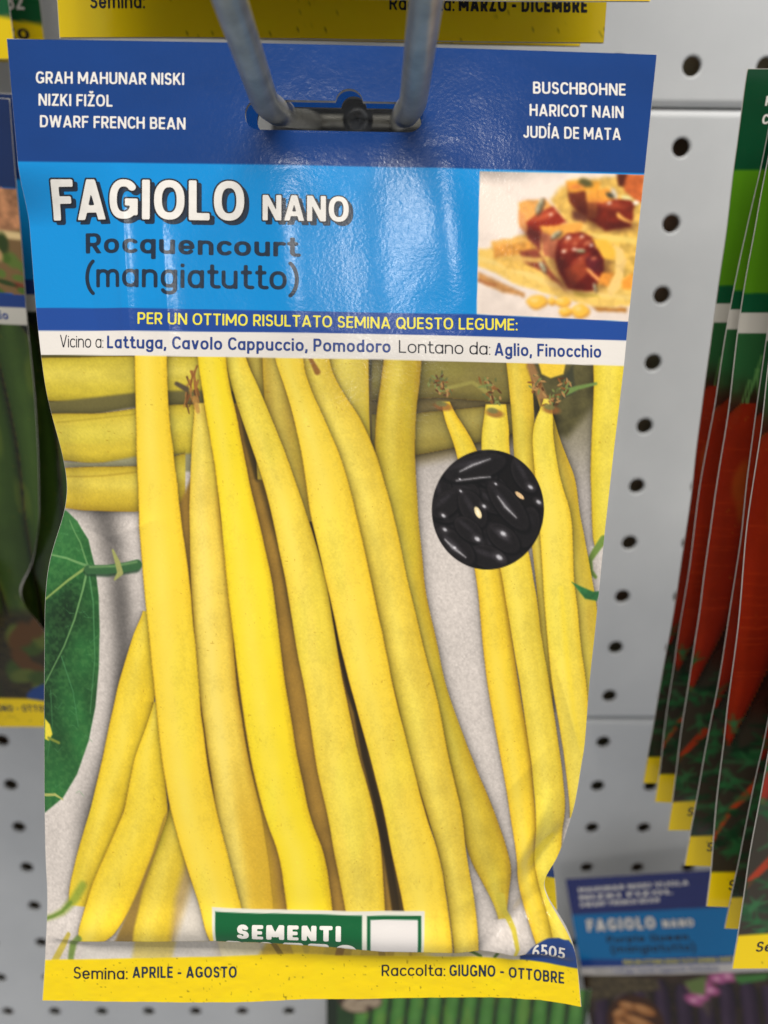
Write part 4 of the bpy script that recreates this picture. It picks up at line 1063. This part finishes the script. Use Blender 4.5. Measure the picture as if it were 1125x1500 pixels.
# rounded pin in the middle
def lathe(prof, axis_pt, n=24):
    V = []; F = []
    for r, y in prof:
        for k in range(n):
            a = 2 * math.pi * k / n; V.append((axis_pt[0] + r * math.cos(a), axis_pt[1] + y, axis_pt[2] + r * math.sin(a)))
    for i in range(len(prof) - 1):
        for k in range(n): F.append([i * n + k, i * n + (k + 1) % n, (i + 1) * n + (k + 1) % n, (i + 1) * n + k])
    F.append([k for k in range(n)]); F.append([(len(prof) - 1) * n + k for k in range(n)][::-1])
    return V, F
px_ = ray(528, 190, .262)
V, F = lathe([(.0004, -.0036), (.0016, -.0033), (.0025, -.0024), (.0029, -.001), (.0029, .001), (.0042, .0012), (.0042, .0028), (.0020, .003), (.0020, .055)], (px_[0], -.062, px_[2]), 28)
hk('locking_pin', V, F, PLASTIC)

# ------------------------------------------------------------------ packets
main = packet('seed_packet', paint_main, bump_main, main_drawings(), 1.45)
place(main, (-0.21750327, 0.00881427, 0.02231639, -0.17430851, -0.13707805, -0.01390326))
BG = 'bean packets on the centre hook'
tag(main, 'crumpled dwarf bean packet in front, blue header, yellow pods and round black seed inset', 'seed packet', BG)
m2 = copy_tree(main)
place(m2, (-0.1329, 0.0, 0.02, -0.1738, -0.1255, -0.0138))
tag(m2, 'dwarf bean packet behind the front one, only a blue and yellow corner showing', 'seed packet', BG)

def bump_flat(seed, amp=.003, wav=.0012):
    def bend(x, y):
        return wav * 1.8 * (fbm(x / 420 + seed, y / 330, seed, 2) - .5) * smooth(120, 420, y)
    def b(x, y):
        t = np.clip((x - edge_x(L_PTS, y)) / (edge_x(R_PTS, y) - edge_x(L_PTS, y)), 0, 1)
        e = np.sin(np.pi * t)
        return bend(x, y) + amp * e * smooth(300, 560, y) * (1 - smooth(1250, 1390, y)) + .0005 * e * (fbm(x / 60, y / 70, seed + 4, 2) - .5)
    b.bend = bend
    return b
# for the other packets the outline is the plain rectangle
_L0, _R0 = L_PTS, R_PTS
L_PTS = np.array([(10, 57), (62, 1466)], float); R_PTS = np.array([(962, 80), (850, 1475)], float)
L_PTS = smooth_edge(L_PTS, 60, 1); R_PTS = smooth_edge(R_PTS, 60, 1)
_bx = lineq([(62, 1466), (850, 1475)]); BOT = _bx

W = INK_WHITE
carrot_draw = ([text('KORENJE', 53, 150, [(53, 122.5), (150, 125)], 17.5, .19, W), text('CAROTA', 53, 140, [(53, 155), (140, 157.5)], 17.5, .19, W)], [],
               [text('Semina:', 93, 177, [(93, 1437), (177, 1436)], 18, .15, INK_BLACK)])
_l = L_PTS
cars = []
for sd, bow in ((5, 10), (37, -6), (51, 16)):
    L_PTS = np.c_[_l[:, 0] - bow * np.sin(np.pi * np.clip((_l[:, 1] - 240) / 1160, 0, 1)) + 5 * (fbm(_l[:, 1] / 170, _l[:, 1] * 0 + sd, sd, 2) - .5), _l[:, 1]]
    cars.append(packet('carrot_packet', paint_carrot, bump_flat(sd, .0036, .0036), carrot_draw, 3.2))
L_PTS = _l
CP = [[-0.0883, 0, 0.0007, -0.0199, -0.1538, -0.0125], [-0.082, 0, 0.0002, -0.0169, -0.1434, -0.0125], [-0.1149, 0, -0.0035, -0.0202, -0.1295, -0.0125],
      [-0.0747, 0, -0.0013, -0.02, -0.1242, -0.0125], [-0.0557, 0, -0.0009, -0.0203, -0.1148, -0.0125], [-0.0046, 0, 0.0026, -0.0195, -0.1114, -0.0125], [-0.031, 0, -0.0011, -0.021, -0.0989, -0.0125]]
CL = ['frontmost carrot packet of the fanned row on the right, its yellow seam lowest of all',
      'carrot packet second from the front of the fanned row, sliver of yellow seam',
      'carrot packet third from the front of the fanned row, yellow seam with a bold S',
      'carrot packet in the middle of the fanned row, fourth yellow step from the front',
      'carrot packet third from the back of the fanned row on the right',
      'carrot packet second from the back of the fanned row on the right',
      'rearmost carrot packet of the fanned row, green header beside the grey panel']
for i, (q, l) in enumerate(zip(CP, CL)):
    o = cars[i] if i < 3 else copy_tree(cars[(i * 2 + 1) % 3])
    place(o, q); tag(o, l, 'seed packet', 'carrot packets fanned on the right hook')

broad_draw = ([], [text('Aglio, Finocchio', 723, 880, [(723, 521), (880, 524)], 18.5, .18, INK_NAVY)],
              [text('GIUGNO - OTTOBRE', 658, 826, [(658, 1433), (826, 1436)], 17, .2, INK_SLATE)])
LP0, RP0 = L_PTS, R_PTS
R_PTS = smooth_edge(np.array([(962, 80), (944, 254), (914, 536), (890, 800), (872, 960), (840, 1060), (795, 1130), (790, 1150), (806, 1180), (838, 1250), (868, 1310), (850, 1475)], float), 300, 6)
lg = packet('seed_packet', paint_broad, bump_flat(9, .004, .003), broad_draw, 3.0)
place(lg, (0.0467, 0, 0.0632, -0.3183, -0.0802, -0.0124))
GL = 'green bean packets at the left edge'
tag(lg, 'shadowed green pod packet at left edge, pinched inwards above its yellow seam', 'seed packet', GL)
for k in range(2):                     # unseen packets added in front to shade the left packet and the board
    o = copy_tree(lg); place(o, (0.0, 0, 0.03, -0.352 - .02 * k, -0.118 - .03 * k, -0.0124))
    tag(o, 'unseen green pod packet added beyond the left edge to shade the left row', 'seed packet', GL)
R_PTS = RP0
lg2 = copy_tree(lg); place(lg2, (0.02, 0, 0.05, -0.288, -0.066, -0.013))
tag(lg2, 'dark green packet hanging in the gap between the left edge packet and the bean packet', 'seed packet', GL)

purple_draw = ([text('MAHUNAR NISKI VIJOLA', 60, 520, [(60, 128), (520, 132)], 22, .2, W), text('NIZKI FIZOL', 60, 450, [(60, 165), (450, 169)], 22, .2, W), text('DWARF FRENCH BEAN', 60, 390, [(60, 200), (390, 203)], 22, .2, W)],
               [text('FAGIOLO', 75, 358, [(75, 320), (358, 325)], 57, .235, INK_SLATE, grow=.04, lift=4e-5, gap=.16), text('FAGIOLO', 75, 358, [(75, 320), (358, 325)], 57, .235, W, lift=9e-5, gap=.16),
                text('NANO', 386, 511, [(386, 324), (511, 326)], 36, .23, INK_SLATE, grow=.05, lift=4e-5), text('NANO', 386, 511, [(386, 324), (511, 326)], 36, .23, W, lift=9e-5),
                text('Purple Queen', 150, 480, [(150, 378), (480, 383)], 31, .2, INK_SLATE), text('(mangiatutto)', 160, 500, [(160, 424), (500, 430)], 37, .17, INK_SLATE),
                text('PER UN OTTIMO RISULTATO SEMINA QUESTO LEGUME:', 204, 757, [(204, 475), (757, 484)], 17, .18, INK_YELLOW),
                text('Vicino a:', 82, 151, [(82, 508), (151, 509)], 18, .1, INK_BLACK), text('Lattuga, Cavolo Cappuccio, Pomodoro', 157, 572, [(157, 510), (572, 517)], 18, .18, INK_NAVY)], [])
pu = packet('seed_packet', paint_purple, bump_flat(13, .002, .001), purple_draw, 4.0, slot=False)
place(pu, (-0.2899, 0.1814, -0.2009, -0.0166, -0.3334, 0.8373)[:3] + (-0.0166, -0.02, -0.3358), .8373)
tag(pu, 'blurred purple bean packet at lower right, light blue title panel above dark pods', 'seed packet')

gp = packet('seed_packet', paint_pods, bump_flat(17, .002, .001), ([], [], []), 5.0, slot=False)
place(gp, (0, 0, .0086, -.1265, -.0448, -.3761))
tag(gp, 'green pod packet with an inset of pale seeds, peeping out under the yellow seam', 'seed packet')

up_draw = ([], [], [text('Semina:', 108, 188, [(108, 1433), (188, 1434)], 17.5, .15, INK_BLACK), text('Raccolta:', 540, 634, [(540, 1437), (634, 1438)], 17, .15, INK_BLACK),
                    text('MARZO - DICEMBRE', 640, 826, [(640, 1438), (826, 1440)], 17, .22, INK_BLACK)])
up = packet('seed_packet', paint_yellowend, bump_flat(21, .001, .0016), up_draw, 4.0)
UG = 'packets hanging above the centre hook'
for i, (q, l) in enumerate([((-0.15, 0, 0.0047, -0.1717, -0.0977, 0.1908), 'frontmost packet above, its bright yellow edge just inside the top of the photo'),
                            ((-0.15, 0, 0.0091, -0.1735, -0.0747, 0.1876), 'packet above with the word DICEMBRE on its shaded yellow seam'),
                            ((-0.15, 0, 0.0166, -0.1723, -0.0523, 0.191), 'rear packet above, a dim yellow edge just over the blue header')]):
    o = up if i == 0 else copy_tree(up)
    place(o, q); tag(o, l, 'seed packet', UG)

def paint_plate82(I):
    paint_yellowend(I)
    I.poly([(720, 1300), (900, 1300), (900, 1416), (720, 1406)], (10, 84, 44), 1.2)
cr_draw = ([], [text('6582', 752, 826, [(752, 1392), (826, 1394)], 24, .17, W)], [text('MARZO', 700, 826, [(700, 1438), (826, 1440)], 17, .22, INK_BLACK)])
cr = packet('seed_packet', paint_plate82, bump_flat(25, .001, .001), cr_draw, 4.0)
CG = 'packets at the upper left corner'
place(cr, (0.0, 0, 0, -.32516, -.03, .19287)); tag(cr, 'upper left packet with 82 on a green plate above its yellow seam', 'seed packet', CG)
cr2 = copy_tree(cr); place(cr2, (-.02, 0, -.02, -.32885, -.05, .18816)); tag(cr2, 'yellow seamed packet cut off by the upper left corner, in front of the green plate', 'seed packet', CG)
